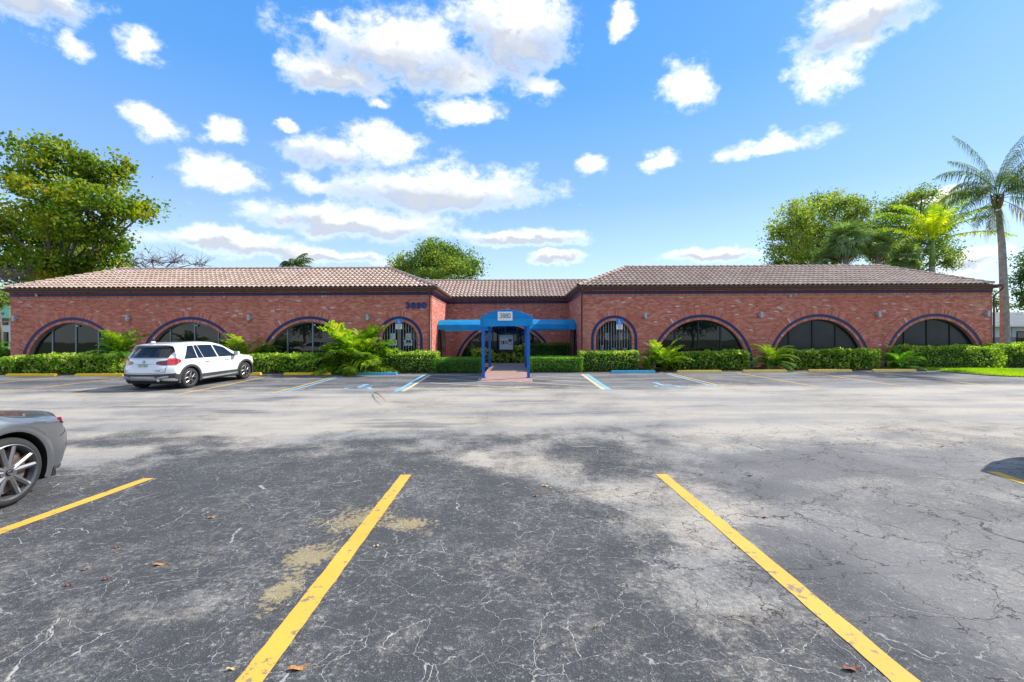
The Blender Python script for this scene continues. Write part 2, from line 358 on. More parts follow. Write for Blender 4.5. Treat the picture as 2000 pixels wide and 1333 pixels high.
    cA = t.m('MULTIPLY', crack(3.1, .009, .40), t.ss(t.noise(c, 1.2, 3), .30, .48)); cD = t.m('MULTIPLY', crack(7.5, .014, .22, 5.7), t.ss(t.noise(c, .8, 3), .42, .58)); cA = t.m('MAXIMUM', cA, t.m('MULTIPLY', cD, .6)); cB = crack(.75, .0055, 1.1, 3.1); cC = t.m('MULTIPLY', crack(1.25, .006, .9, 8.3), t.ss(t.noise(c, .7, 2), .34, .46))
    nearc = t.ss(Y, 9., 5.5)
    col = t.mix(t.m('MULTIPLY', t.m('MULTIPLY', cA, nearc), t.m('MULTIPLY', t.m('SUBTRACT', 1., right), .75)), col, (.47, .45, .40))
    dk = t.m('MULTIPLY', t.m('MAXIMUM', cB, cC), t.ss(t.m('ADD', X, t.m('MULTIPLY', wob, .3)), -.4, 1.4, .0, .9))
    dk = t.m('MULTIPLY', dk, t.ss(Y, 11., 7.))
    col = t.mix(dk, col, (.045, .04, .035))
    t.put(p.inputs['Base Color'], col); p.inputs['Roughness'].default_value = .88; p.inputs['Specular IOR Level'].default_value = .25
    hgt = t.m('SUBTRACT', t.m('ADD', t.m('MULTIPLY', n5, .5), t.m('MULTIPLY', n4, .9)), t.m('MULTIPLY', t.m('MAXIMUM', dk, t.m('MULTIPLY', cA, nearc)), .8))
    t.put(p.inputs['Normal'], t.bump(hgt, .75, .012))
asphalt()
def two(name, a, b, sc_, rough=.9, bump=.5, bs=30):
    m, t, p, o = mk(name); c = t.obj(); t.put(p.inputs['Base Color'], t.ramp(t.noise(c, sc_, 6, .65), [(.35, a), (.65, b)]))
    p.inputs['Roughness'].default_value = rough; p.inputs['Specular IOR Level'].default_value = .2; t.put(p.inputs['Normal'], t.bump(t.noise(c, bs, 4), bump, .03))
two('turf', (.05, .10, .012), (.13, .19, .02), 2.5); two('mulch', (.035, .018, .012), (.15, .075, .045), 14); two('land', (.06, .09, .02), (.15, .14, .07), .6)
two('shingle', (.10, .115, .13), (.19, .205, .225), 3); two('trunk_palm', (.22, .195, .165), (.38, .345, .30), 5, bs=25)
foliage('grass_blade', [(0, (0.155, 0.264, 0.016)), (.5, (0.295, 0.449, 0.023)), (1, (0.419, 0.558, 0.046))], trans=0.50)
foliage('hedge_leaf', [(0, (0.055, 0.134, 0.017)), (.3, (0.134, 0.281, 0.029)), (.6, (0.305, 0.451, 0.049)), (.85, (0.634, 0.683, 0.159)), (.96, (0.800, 0.800, 0.415)), (1, (0.488, 0.195, 0.085))], trans=.5, nscale=2.6)
foliage('box_leaf', [(0, (0.042, 0.120, 0.017)), (.4, (0.096, 0.252, 0.030)), (.8, (0.204, 0.396, 0.048)), (1, (0.408, 0.552, 0.120))], trans=.45, nscale=1.1)
foliage('croton_leaf', [(0, (0.051, 0.120, 0.018)), (.4, (0.171, 0.290, 0.034)), (.65, (0.614, 0.648, 0.086)), (.85, (0.800, 0.800, 0.171)), (1, (0.427, 0.120, 0.068))], trans=0.40, nscale=1.5)
foliage('almond_leaf', [(0, (0.050, 0.101, 0.013)), (.35, (0.116, 0.202, 0.022)), (.65, (0.249, 0.310, 0.028)), (.88, (0.428, 0.419, 0.039)), (1, (0.535, 0.264, 0.069))], trans=0.50, nscale=.5, clump=.5)
foliage('oak_leaf', [(0, (0.059, 0.115, 0.032)), (.4, (0.139, 0.219, 0.045)), (.75, (0.257, 0.334, 0.062)), (1, (0.427, 0.458, 0.113))], trans=0.48, nscale=.35, clump=.5)
foliage('olive_leaf', [(0, (0.095, 0.147, 0.038)), (.4, (0.209, 0.282, 0.058)), (.75, (0.356, 0.419, 0.095)), (1, (0.566, 0.566, 0.167))], trans=0.48, nscale=.3, clump=.5)
foliage('far_leaf', [(0, (0.040, 0.090, 0.032)), (.5, (0.090, 0.162, 0.046)), (1, (0.180, 0.252, 0.072))], trans=0.40)
foliage('shrub_frond', [(0, (0.039, 0.100, 0.009)), (.4, (0.112, 0.223, 0.014)), (.75, (0.257, 0.357, 0.022)), (1, (0.469, 0.491, 0.056))], trans=0.50, nscale=1.2)
foliage('fern_green', [(0, (0.029, 0.110, 0.015)), (.5, (0.081, 0.220, 0.024)), (1, (0.236, 0.398, 0.044))], trans=0.45, nscale=1.2)
foliage('frond_dead', [(0, (0.165, 0.110, 0.055)), (1, (0.396, 0.297, 0.165))], trans=0.30)
foliage('queen_frond', [(0, (0.055, 0.098, 0.031)), (.6, (0.118, 0.182, 0.046)), (1, (0.222, 0.287, 0.073))], trans=0.40)
foliage('yellow_frond', [(0, (0.098, 0.209, 0.014)), (.45, (0.307, 0.419, 0.017)), (.8, (0.642, 0.599, 0.028)), (1, (0.675, 0.642, 0.041))], trans=0.50, nscale=.6, clump=.5)
foliage('sabal_leaf', [(0, (0.105, 0.167, 0.073)), (.6, (0.231, 0.335, 0.147)), (1, (0.460, 0.566, 0.273))], trans=0.40)
M = MATS
# ================================================================== the setting
rng = random.Random(7); nr = np.random.default_rng(7)
def strip_sheet(name, x0, x1, ys, dz, mat, xs=None, kind='structure', parent=None):
    xs = xs or [x0, x1]; mb = MB(); nx = len(xs)
    v = [(x, y, gz(y) + dz) for y in ys for x in xs]
    f = [(j * nx + i, j * nx + i + 1, (j + 1) * nx + i + 1, (j + 1) * nx + i) for j in range(len(ys) - 1) for i in range(nx - 1)]
    mb.add(v, f); return mb.build(name, mat, parent, kind=kind)
fine_y = [y * .5 for y in range(-6, 54)]
ground = strip_sheet('ground', -1500, 1500, [-1500, -200, -40, -20, -8] + fine_y + [28, 60, 200, 2600], -.03, M['land'])
lot = strip_sheet('parking_lot', -58, 58, [-40, -20, -8] + [y for y in fine_y if y < 21.4] + [21.5], 0, M['asphalt'])
YB = 19.2 * S
bed = strip_sheet('planting_bed', -60, 60, [YB, YB + .6, 22.5, 24.9, 32], .012, M['mulch'])
# lawn corner on the right
lawn_px = [(1812, 722.5), (1850, 727), (1900, 732), (1950, 735.5), (2000, 737), (2150, 741)]
lp = [G(*p) for p in lawn_px]
mb = MB(); up = [Vector((p.x, YB + 1.4, gz(YB + 1.4) + .035)) for p in lp]; lo = [Vector((p.x, p.y, p.z + .03)) for p in lp]
lo[0].y = YB + .2
for i in range(len(lp) - 1): mb.add([lo[i], lo[i + 1], up[i + 1], up[i]], [(0, 1, 2, 3)])
mb.add([lo[-1], (58, lo[-1].y, lo[-1].z), (58, YB + 1.4, .035), up[-1]], [(0, 1, 2, 3)])
lawn = mb.build('lawn', M['turf'], kind='structure')
def blades(n, inside, hmin, hmax):
    Q = []
    while len(Q) < n:
        p = inside()
        if p is None: continue
        a = rng.uniform(0, 6.28); h = rng.uniform(hmin, hmax); w = rng.uniform(.008, .016); s = Vector((math.cos(a), math.sin(a), 0)); l = Vector((rng.uniform(-.6, .6), rng.uniform(-.6, .6), 1)).normalized() * h
        p = Vector(p); Q.append([p - s * w, p + s * w, p + l * .7 + s * w * .5, p + l])
    return Q
def in_lawn():
    x = rng.uniform(lo[0].x, lo[-1].x + 1); yl = float(np.interp(x, [q.x for q in lo], [q.y for q in lo])); y = rng.uniform(yl - .04, YB + 1.3)
    return (x, y, gz(y) + .02)
gr = link('lawn_grass', quads_mesh('lawn_grass', blades(26000, in_lawn, .04, .10), M['grass_blade'])); tag(gr, 'bright green mown grass at the right corner of the parking lot', 'grass', kind='stuff')

# painted bay lines: children of the lot
def line(a, b, w, mat, name='painted_line', dz=.004, ends=None):
    a, b = G(*a), G(*b)
    n = max(2, int((b - a).length / .35)); d = (b - a).normalized(); s = Vector((d.y, -d.x, 0)).normalized(); mb = MB(); V = []
    for i in range(n + 1):
        p = a.lerp(b, i / n)
        j1, j2 = rng.uniform(-.004, .004), rng.uniform(-.004, .004)
        for q in (p - s * (w / 2 + j1), p + s * (w / 2 + j2)): V.append((q.x, q.y, gz(q.y) + dz))
    mb.add(V, [(2 * i, 2 * i + 1, 2 * i + 3, 2 * i + 2) for i in range(n)])
    return mb.build(name, mat, lot)
def wline(x0, y0, x1, y1, w, mat, dz=.004):
    a, b = Vector((x0, y0, 0)), Vector((x1, y1, 0)); n = 60; d = (b - a).normalized(); s = Vector((d.y, -d.x, 0)); V = []
    for i in range(n + 1):
        p = a.lerp(b, i / n)
        for k in (-1, 1): q = p + s * w / 2 * k; V.append((q.x + rng.uniform(-.0035, .0035), q.y, gz(q.y) + dz))
    MB().add(V, [(2 * i, 2 * i + 1, 2 * i + 3, 2 * i + 2) for i in range(n)]).build('painted_line', mat, lot)
def near_line(top, bot, w=.13):
    a, b = G(*top), G(*bot); d = (b - a).normalized(); e = a + d * 5.4
    wline(a.x, a.y, e.x, e.y, w, M['paint_yellow'])
near_line((793, 928), (487, 1333)); near_line((1291, 927), (1770, 1333)); near_line((291, 935), (0, 1039)); near_line((1937, 922), (2000, 943))
YL, YF = M['paint_yellow'], M['paint_yellow_faded']
for a, b in [((0, 765.5), (236, 740)), ((-120, 760), (125, 736)), ((144, 770), (392, 736)), ((347, 770.5), (527, 735)), ((534, 768), (659, 735))]: line(a, b, .10, YL if a[0] < 500 else YF)
line((548, 768.6), (669, 735), .10, M['paint_blue'])
line((773, 765.5), (829, 733), .16, M['paint_blue']); line((786, 765), (839.5, 733), .15, M['paint_cream'])
line((1137, 731.5), (1180, 761.5), .15, M['paint_cream']); line((1145, 731), (1191, 762), .17, M['paint_blue'])
for a, b in [((800, 760), (1176, 762.5)), ((818, 747), (1074, 761)), ((1004, 746), (1171, 756)), ((1040, 741), (1154, 747.5)), ((1045, 735.5), (1146, 740)), ((836, 738), (938, 745.6)), ((851, 732.4), (937, 736.6))]: line(a, b, .09, M['paint_cream'], dz=.007)
line((1306, 729.5), (1430, 759), .10, YF); line((1301, 730.5), (1413, 759), .10, M['paint_blue_faint'])
for a, b in [((1440, 729), (1600, 756)), ((1565, 727), (1760, 754)), ((1710, 728), (1918, 752))]: line(a, b, .09, YF)
# fresher sealed strips inside the hatched aisle
def wheelchair(cx, cy, w, mat):
    c = G(cx, cy); mb = MB(); k = w
    def P(u, v): y = c.y + v * k; return (c.x + u * k, y, gz(y) + .005)
    def stroke(pts, wd):
        for i in range(len(pts) - 1):
            a, b = Vector((*pts[i], 0)), Vector((*pts[i + 1], 0)); d = (b - a).normalized(); s = Vector((d.y, -d.x, 0)) * wd / 2
            a -= d * wd * .25; b += d * wd * .25
            mb.add([P(*(a - s)[:2]), P(*(a + s)[:2]), P(*(b + s)[:2]), P(*(b - s)[:2])], [(0, 1, 2, 3)])
    stroke([(.32 * math.cos(t) - .08, .32 * math.sin(t) - .22) for t in np.linspace(R(130), R(400), 18)], .085)
    stroke([(-.12, .52), (-.12, -.02), (.2, -.02), (.36, -.42), (.5, -.36)], .10); stroke([(-.12, .24), (.2, .24)], .08)
    mb.add([P(-.12 + .1 * math.cos(t), .66 + .1 * math.sin(t)) for t in np.linspace(0, 5.8, 12)], [tuple(range(12))])
    return mb.build('wheelchair_symbol', mat, lot)
wheelchair(708, 757, 1.25, M['paint_blue_faint']); wheelchair(1303, 753.5, 1.25, M['paint_blue_faint'])

# entrance walkway (one raised pinkish sheet: ramp, then cross path to the two side doors)
mb = MB(); ys = [15.75 * S, 16.2 * S, 17 * S, 18 * S, 19 * S, 20.5 * S, 22 * S]
xa, xb = -1.12 * S, .72 * S
zz = lambda y: gz(y) + .008 + .085 * min(1, max(0, (y - ys[0]) / (ys[-1] - ys[0])))
for i in range(len(ys) - 1):
    y0, y1 = ys[i], ys[i + 1]; V = [(xa, y0, zz(y0)), (xb, y0, zz(y0)), (xb, y1, zz(y1)), (xa, y1, zz(y1))]
    mb.add(V, [(0, 1, 2, 3)]); mb.add([V[0], V[3], (xa, y1, gz(y1) - .02), (xa, y0, gz(y0) - .02)], [(0, 1, 2, 3)]); mb.add([V[1], V[2], (xb, y1, gz(y1) - .02), (xb, y0, gz(y0) - .02)], [(0, 1, 2, 3)])
mb.box(-4.3, 3.75, 22 * S, 25.7 * S, -.02, zz(22 * S))
mb.build('entrance_walkway', M['concrete_ramp'], kind='structure')

# ================================================================== the building
YW, YC = 22 * S, 27.4 * S
bld = wroot('office_building', (0, YW, 0), 'long single storey red brick building with navy banded arches and barrel tiled roof', 'building')
def brick_wall(O, U, N, L, z0, ztop, arches, seed, soldier=True):
    O, U, N = Vector(O), Vector(U), Vector(N); rg = random.Random(seed)
    P = lambda u, z, d: tuple(O + U * u + N * d + Vector((0, 0, z)))
    def intr(u, key='ri'):                       # height of the opening's edge over u
        z = z0
        for a in arches:
            q = a[key] ** 2 - (u - a['u']) ** 2
            if q > 0: z = max(z, a['z'] + math.sqrt(q))
        return z
    us = sorted(set([0, L] + [round(x, 3) for a in arches for x in np.clip(a['u'] + a['ri'] * np.sin(np.linspace(-math.pi / 2, math.pi / 2, 33)), 0, L)]))
    core = MB()
    for i in range(len(us) - 1):
        u0, u1 = us[i], us[i + 1]; a0, a1 = intr(u0 + 1e-4), intr(u1 - 1e-4)
        core.add([P(u0, a0, 0), P(u1, a1, 0), P(u1, ztop, 0), P(u0, ztop, 0), P(u0, a0, -.3), P(u1, a1, -.3), P(u1, ztop, -.3), P(u0, ztop, -.3)], [(0, 1, 2, 3), (7, 6, 5, 4), (0, 4, 5, 1), (3, 2, 6, 7)])
    w = core.build('brick_wall', M['mortar'], bld)
    bm_ = MB(); bh, bw = .0762, .215; z = z0 + .006; row = 0
    zend = 3.47 * S
    def brk(mbx, u0, u1, za, zb, d):
        mbx.add([P(u0, za, 0), P(u1, za, 0), P(u1, zb, 0), P(u0, zb, 0), P(u0, za, d), P(u1, za, d), P(u1, zb, d), P(u0, zb, d)], [(4, 5, 6, 7), (0, 1, 5, 4), (1, 2, 6, 5), (2, 3, 7, 6), (3, 0, 4, 7)])
    while z + bh <= zend:
        zm = z + bh / 2; cuts = []
        for a in arches:
            ro = a['ro'] + .004
            if zm < a['z']: cuts.append((a['u'] - ro, a['u'] + ro))
            elif zm < a['z'] + ro: q = math.sqrt(ro * ro - (zm - a['z']) ** 2); cuts.append((a['u'] - q, a['u'] + q))
        u = -(row % 2) * bw / 2
        while u < L:
            u0, u1 = max(u, 0), min(u + bw - .009, L); segs = [(u0, u1)]
            for c0, c1 in cuts: segs = [s2 for s1 in segs for s2 in ((s1[0], min(s1[1], c0)), (max(s1[0], c1), s1[1])) if s2[1] - s2[0] > .02]
            for s in segs: brk(bm_, s[0], s[1], z, z + bh - .009, .010 + rg.uniform(0, .010) + (.012 if rg.random() < .03 else 0))
            u += bw
        z += bh; row += 1
    bm_.build('wall_bricks', M['brick'], w, kind='stuff')
    # soldier course, navy band, corbelled soldier course under the eave
    for name, za, zb, d in (('soldier_course', 3.47 * S, 3.575 * S, .03), ('cornice_bricks', 3.71 * S, 3.885 * S, .085)):
        q = MB(); u = 0
        while u < L - .01: brk(q, u, min(u + .070, L), za + .003, zb, d + rg.uniform(-.004, .004)); u += .0785
        q.build(name, M['brick'], w, kind='stuff')
    q = MB(); brk(q, 0, L, 3.578 * S, 3.707 * S, .055); q.build('navy_band', M['navy'], w)
    # arches
    for a in arches:
        th0 = math.asin(max(-1, min(1, (z0 - a['z']) / a['ri']))) if a['z'] < z0 else 0
        def ring(r1, r2, d0, d1, step, gap, mat, name, kind=None):
            q = MB(); t0 = math.asin((z0 - a['z']) / r2) if a['z'] < z0 else 0; n = max(4, int((math.pi - 2 * t0) * (r1 + r2) / 2 / step)); dt = (math.pi - 2 * t0) / n; g = gap / r2 / 2
            for k in range(n):
                b0, b1 = t0 + k * dt + g, t0 + (k + 1) * dt - g; jj = rg.uniform(0, .008) if gap else 0
                pts = [(r1, b0), (r2, b0), (r2, b1), (r1, b1)]; fr = [P(a['u'] + r * math.cos(b), a['z'] + r * math.sin(b), d1 + jj) for r, b in pts]; bk = [P(a['u'] + r * math.cos(b), a['z'] + r * math.sin(b), d0) for r, b in pts]
                q.add(fr + bk, [(0, 1, 2, 3), (0, 4, 5, 1), (1, 5, 6, 2), (2, 6, 7, 3), (3, 7, 4, 0)])
            if a['z'] > z0:
                zq = z0
                while zq < a['z'] - .01:
                    z2 = min(zq + (step if gap else 1), a['z'])
                    for sg in (-1, 1):
                        x0, x1 = sorted((a['u'] + sg * r1, a['u'] + sg * r2)); jj = rg.uniform(0, .008) if gap else 0
                        q.add([P(x0, zq, d0), P(x1, zq, d0), P(x1, z2 - gap, d0), P(x0, z2 - gap, d0), P(x0, zq, d1 + jj), P(x1, zq, d1 + jj), P(x1, z2 - gap, d1 + jj), P(x0, z2 - gap, d1 + jj)], [(4, 5, 6, 7), (0, 1, 5, 4), (1, 2, 6, 5), (2, 3, 7, 6), (3, 0, 4, 7)])
                    zq = z2
            q.build(name, mat, w, kind=kind)
        ring(a['rn'], a['ro'], 0, .040, .0785, .010, M['brick'], 'arch_voussoirs', 'stuff')
        ring(a['rm'], a['rn'] - .003, 0, .028, .22, 0, M['navy'], 'navy_arch_band')
        ring(a['ri'], a['rm'] - .003, -.29, .018, .0785, .009, M['brick'], 'inner_arch_bricks', 'stuff')
        window(a, P, w, z0)
    return P
def window(a, P, parent, z0):
    ri = a['ri'] - .004; zs = max(z0, .28 if not a.get('door') else z0); kindw = a['kind']
    dark = kindw in ('panel', 'dark'); fm = M['frame_dark'] if (dark or kindw in ('center', 'bars', 'door')) else M['frame_light']
    f = MB(); n = 36
    topz = lambda u, r: a['z'] + math.sqrt(max(0, r * r - u * u)) if abs(u) < r else a['z']
    D = -.22
    t0 = math.asin((zs - a['z']) / ri) if a['z'] < zs else 0
    for k in range(n):
        b0, b1 = t0 + (math.pi - 2 * t0) * k / n, t0 + (math.pi - 2 * t0) * (k + 1) / n; pts = [(ri - .055, b0), (ri, b0), (ri, b1), (ri - .055, b1)]
        f.add([P(a['u'] + r * math.cos(b), a['z'] + r * math.sin(b), d) for d in (D + .03, D - .03) for r, b in pts], [(0, 1, 2, 3), (4, 7, 6, 5), (0, 4, 7, 3), (0, 1, 5, 4), (2, 3, 7, 6)])
    umax = math.sqrt(ri * ri - (zs - a['z']) ** 2) if a['z'] < zs else ri
    def bx(mbx, u0, u1, za, zb, d0, d1): mbx.add([P(a['u'] + u0, za, d0), P(a['u'] + u1, za, d0), P(a['u'] + u1, zb, d0), P(a['u'] + u0, zb, d0), P(a['u'] + u0, za, d1), P(a['u'] + u1, za, d1), P(a['u'] + u1, zb, d1), P(a['u'] + u0, zb, d1)], [(0, 3, 2, 1), (4, 5, 6, 7), (0, 1, 5, 4), (1, 2, 6, 5), (2, 3, 7, 6), (3, 0, 4, 7)])
    bx(f, -umax, umax, zs, zs + .06, D - .03, D + .03)
    if a['z'] > zs:
        for sg in (-1, 1): x0, x1 = sorted((sg * (ri - .055), sg * ri)); bx(f, x0, x1, zs + .06, a['z'], D - .03, D + .03)
    wf = f.build('window_frame', fm, parent)
    mul = a.get('mul', [])
    for u in mul: q = MB(); bx(q, u - .035, u + .035, zs + .06, topz(u, ri) - .05, D - .028, D + .045); q.build('mullion', fm, parent)
    ed = [-umax + .02] + sorted(mul) + [umax - .02]
    for i in range(len(ed) - 1):
        u0, u1 = ed[i] + (.036 if i else 0), ed[i + 1] - (.036 if i < len(ed) - 2 else 0); us = np.linspace(u0, u1, 13)
        poly = [Vector(P(a['u'] + u0, zs + .05, D)), Vector(P(a['u'] + u1, zs + .05, D))] + [Vector(P(a['u'] + u, max(zs + .055, topz(u, ri - .03)), D)) for u in us[::-1]]
        q = MB(); q.prism(poly, Vector(P(0, 0, D - .012)) - Vector(P(0, 0, D))); q.build('pane', M['panel_dark' if kindw == 'panel' else 'window_glass'], parent)
    if kindw == 'bars':
        for u in np.arange(-umax + .12, umax - .05, .145):
            q = MB(); q.tube([P(a['u'] + u, zs, -.12), P(a['u'] + u, topz(u, ri) - .01, -.12)], .011, 5); q.build('security_bar', M['iron_pale'] if abs(u) < .99 else M['iron'], parent)
        for zq in (.65, 1.13, 1.42, 1.95):
            h = math.sqrt(max(0, ri * ri - max(0, zq - a['z']) ** 2)) - .01
            if h > .1: q = MB(); bx(q, -h, h, zq - .012, zq + .012, -.13, -.105); q.build('security_bar', M['iron'], parent)
        for u, zq in a.get('orn', []):
            q = MB()
            for s in (-1, 1):
                for k in (0, 1, 2):
                    q.tube([P(a['u'] + u + s * (.045 + .04 * math.sin(t)), zq + .13 * (k - 1) + .055 * math.cos(t), -.115) for t in np.linspace(0, math.pi * 1.6, 9)], .011, 4)
            q.tube([P(a['u'] + u, zq - .2, -.115), P(a['u'] + u, zq + .2, -.115)], .014, 5); q.build('scroll_ornament', M['iron_pale'], parent)
        for u, zq, ww, hh in a.get('notes', []):
            q = MB(); bx(q, u - ww / 2, u + ww / 2, zq - hh / 2, zq + hh / 2, -.205, -.20); nt = q.build('notice', M['white_paint'], parent)
            q = MB()                                   # a dark device printed on the sheet
            for s in (-1, 1): q.tube([P(a['u'] + u + s * ww * .25 * math.sin(t), zq + hh * .3 * math.cos(t), -.198) for t in np.linspace(0, 3.14, 7)], .009, 4)
            q.build('notice_print', M['ink'], nt)
    if a.get('dome'):
        u = a['dome']; q = MB(); q.lathe([(0, .001), (.0, .05), (.03, .055), (.07, .04), (.085, .001)], 12, 'Y', (0, 0, 0)); q.V = [tuple(Vector(P(a['u'] + u, topz(u, ri) - .17, -.16)) + Vector((v[0], -v[1], v[2]))) for v in q.V]; q.build('dome_camera', M['plastic_white'], parent, smooth=True)
big = dict(ri=2.225 * S, rm=2.345 * S, rn=2.48 * S, ro=2.73 * S, z=.09 * S)
small = dict(ri=.865 * S, rm=.985 * S, rn=1.12 * S, ro=1.37 * S, z=1.43 * S, kind='bars')
LX0, LX1 = -24.23 * S, -3.89 * S; RX0, RX1 = 3.39 * S, 23.2 * S
la = []
for X, mm, dome in ((-21.25, (-1.12, .02, 1.12), .14), (-15.54, (-1.09, .09, 1.25), .22), (-9.78, (-1.14, .08, 1.24), .2)):
    la.append(dict(big, u=X * S - LX0, kind='glass', mul=[m_ * S for m_ in mm], dome=dome * S))
la.append(dict(small, u=-5.43 * S - LX0, mul=[.0], notes=[(-.42, 1.70, .26, .52), (-.42, 1.42, .44, .30), (.42, 1.70, .28, .52), (.42, 1.42, .44, .30)], orn=[(-.42, 1.75), (.42, 1.75)]))
brick_wall((LX0, YW, 0), (1, 0, 0), (0, -1, 0), LX1 - LX0, .02, 3.88 * S, la, 1)
ra = [dict(small, u=4.93 * S - RX0, mul=[.0], notes=[(-.60, .82, .36, .26), (-.58, 1.08, .10, .28)], orn=[(-.36, 1.72), (.36, 1.72), (0, .9), (.62, .9)]),
      dict(big, u=9.16 * S - RX0, kind='dark', mul=[-1.23 * S, -.09 * S, 1.0 * S]), dict(big, u=14.82 * S - RX0, kind='panel', mul=[-1.33 * S, -.17 * S, .95 * S]), dict(big, u=20.44 * S - RX0, kind='panel', mul=[-1.33 * S, -.22 * S, .9 * S])]
brick_wall((RX0, YW, 0), (1, 0, 0), (0, -1, 0), RX1 - RX0, .02, 3.88 * S, ra, 2)
ca = [dict(ri=2.83 * S, rm=2.95 * S, rn=3.09 * S, ro=3.34 * S, z=-.55 * S, u=(-.42 * S) - LX1, kind='center', mul=[-1.5 * S, -.75 * S, .02, .75 * S, 1.5 * S])]
brick_wall((LX1, YC, 0), (1, 0, 0), (0, -1, 0), RX0 - LX1, .02, 3.88 * S, ca, 3)
side = dict(ri=1.35 * S, rm=1.42 * S, rn=1.53 * S, ro=1.75 * S, z=.95 * S, kind='door', mul=[0])
brick_wall((LX1, YW, 0), (0, 1, 0), (1, 0, 0), YC - YW, .02, 3.88 * S, [dict(side, u=2.95 * S)], 4)
brick_wall((RX0, YC, 0), (0, -1, 0), (-1, 0, 0), YC - YW, .02, 3.88 * S, [dict(side, u=YC - YW - 2.95 * S)], 5)
YBK = 33 * S
brick_wall((RX1, YW, 0), (0, 1, 0), (1, 0, 0), YBK - YW, .02, 3.88 * S, [], 6); brick_wall((LX0, YBK, 0), (0, -1, 0), (-1, 0, 0), YBK - YW, .02, 3.88 * S, [], 8)
mb = MB(); mb.box(LX0 + .3, LX1 - .3, YW + .9, YBK, .0, 3.8 * S); mb.box(LX1 - .3, RX0 + .3, YC + .9, YBK, 0, 3.8 * S); mb.box(RX0 + .3, RX1 - .3, YW + .9, YBK, 0, 3.8 * S)
mb.build('building_core', M['dark_interior'], bld)

# ---- roofs
ZE, SL, DR = 3.93 * S, .44, 3.0 * S
EY, CY = YW - .35 * S, YC - .45 * S
hyp = math.sqrt(1 + SL * SL)
def tiles(parent, P0, U, Hd, W, hl, hr, depth, seed):
    """P0 eave corner, U along the eave, Hd horizontal direction up the slope; hl/hr: +1 hip, -1 valley, 0 straight"""
    P0, U, Hd = Vector(P0), Vector(U), Vector(Hd); Vd = (Hd + Vector((0, 0, SL))).normalized(); N = U.cross(Vd); N = N if N.z > 0 else -N
    tw, te = .262, .405; n = int(depth * hyp / te) + 1; mb = MB(); rg = random.Random(seed)
    prof = [(0, .0), (.12, .035), (.3, .062), (.5, .07), (.7, .055), (.85, .022), (1.0, .0)]
    for r in range(n):
        v = r * te; h = v / hyp; a, b = h * hl, W - h * hr
        k0 = int(math.floor(a / tw)) - 1
        for k in range(k0, int(b / tw) + 2):
            uc = (k + .5) * tw
            hc = (v + te * .5) / hyp
            if uc < hc * hl - .02 or uc > W - hc * hr + .02 or v > depth * hyp - .1: continue
            o = P0 + U * (k * tw + rg.uniform(-.004, .004)) + Vd * (v - .045 + rg.uniform(-.008, .008)); L = min(te + .05, depth * hyp - v + .04); lift = .056 + rg.uniform(-.004, .005)
            lo_ = [o + U * (x * tw) + N * (z + lift) for x, z in prof]; hi_ = [o + Vd * L + U * (x * tw * .97) + N * (z + .002) for x, z in prof]; lip = [p - N * .042 for p in lo_]
            m = len(prof); mb.add(lo_ + hi_ + lip, [(i, i + 1, m + i + 1, m + i) for i in range(m - 1)] + [(i, 2 * m + i, 2 * m + i + 1, i + 1) for i in range(m - 1)])
    me = bpy.data.meshes.new('roof_tiles'); me.from_pydata(mb.V, [], mb.F); me.materials.append(M['roof_tile']); me.update()
    link('roof_tiles', me, parent, kind='stuff')
capm = MB(); n = 7
prof = [(math.cos(t), math.sin(t)) for t in np.linspace(-.25, math.pi + .25, n)]
V = []
for x, r, z in ((0, .115, .03), (.46, .095, 0), (0, .085, .03)): V += [(x, c * r, s * r * .9 + z) for c, s in prof]
capm.add(V, [(i, i + 1, n + i + 1, n + i) for i in range(n - 1)] + [(i, i + 1, 2 * n + i + 1, 2 * n + i) for i in range(n - 1)]); cap_me = capm.mesh('ridge_tile', M['roof_tile'])
def caps(parent, A, B):
    A, B = Vector(A), Vector(B); d = B - A; n = int(d.length / .41); X = d.normalized(); Yv = Vector((0, 0, 1)).cross(X).normalized(); Z = X.cross(Yv)
    for i in range(n + 1):
        o = link('ridge_tile', cap_me, parent); m4 = Matrix((X, Yv, Z)).transposed().to_4x4(); m4.translation = A + X * (i * .41) + Z * .04; 
        o.matrix_local = m4 @ Euler((rng.uniform(-.04, .04), 0, rng.uniform(-.03, .03))).to_matrix().to_4x4()
def roof(x0, x1, ey, by, hl, hr, left_side, right_side):
    mb = MB(); zr = ZE + SL * DR; D = DR
    A, B, C_, E = (x0, ey, ZE), (x1, ey, ZE), (x1 - D * hr, ey + D, zr), (x0 + D * hl, ey + D, zr)
    mb.add([A, B, C_, E], [(0, 1, 2, 3)])
    F_, Gp = (x1 - D * hr, by, zr), (x0 + D * hl, by, zr); mb.add([E, C_, F_, Gp], [(0, 1, 2, 3)])
    if hr == 1: mb.add([B, (x1, by, ZE), F_, C_], [(0, 1, 2, 3)])
    if hl == 1: mb.add([A, E, Gp, (x0, by, ZE)], [(0, 1, 2, 3)])
    mb.add([(x0, ey, ZE - .03), (x1, ey, ZE - .03), (x1, ey + .9, ZE - .03), (x0, ey + .9, ZE - .03)], [(0, 1, 2, 3)])
    r = mb.build('roof', M['brown_trim'], bld)
    tiles(r, A, (1, 0, 0), (0, 1, 0), x1 - x0, hl, hr, D, int(x0 * 7) % 99)
    if hr == 1: tiles(r, B, (0, 1, 0), (-1, 0, 0), by - ey, 1, 0, D, 5); caps(r, B, C_); caps(r, C_, F_)
    if hl == 1: tiles(r, (x0, by, ZE), (0, -1, 0), (1, 0, 0), by - ey, 0, 1, D, 6); caps(r, A, E); caps(r, E, Gp)
    caps(r, E, C_); return r
RLX0, RLX1, RRX0, RRX1 = -24.14 * S, -3.62 * S, 3.17 * S, 22.95 * S
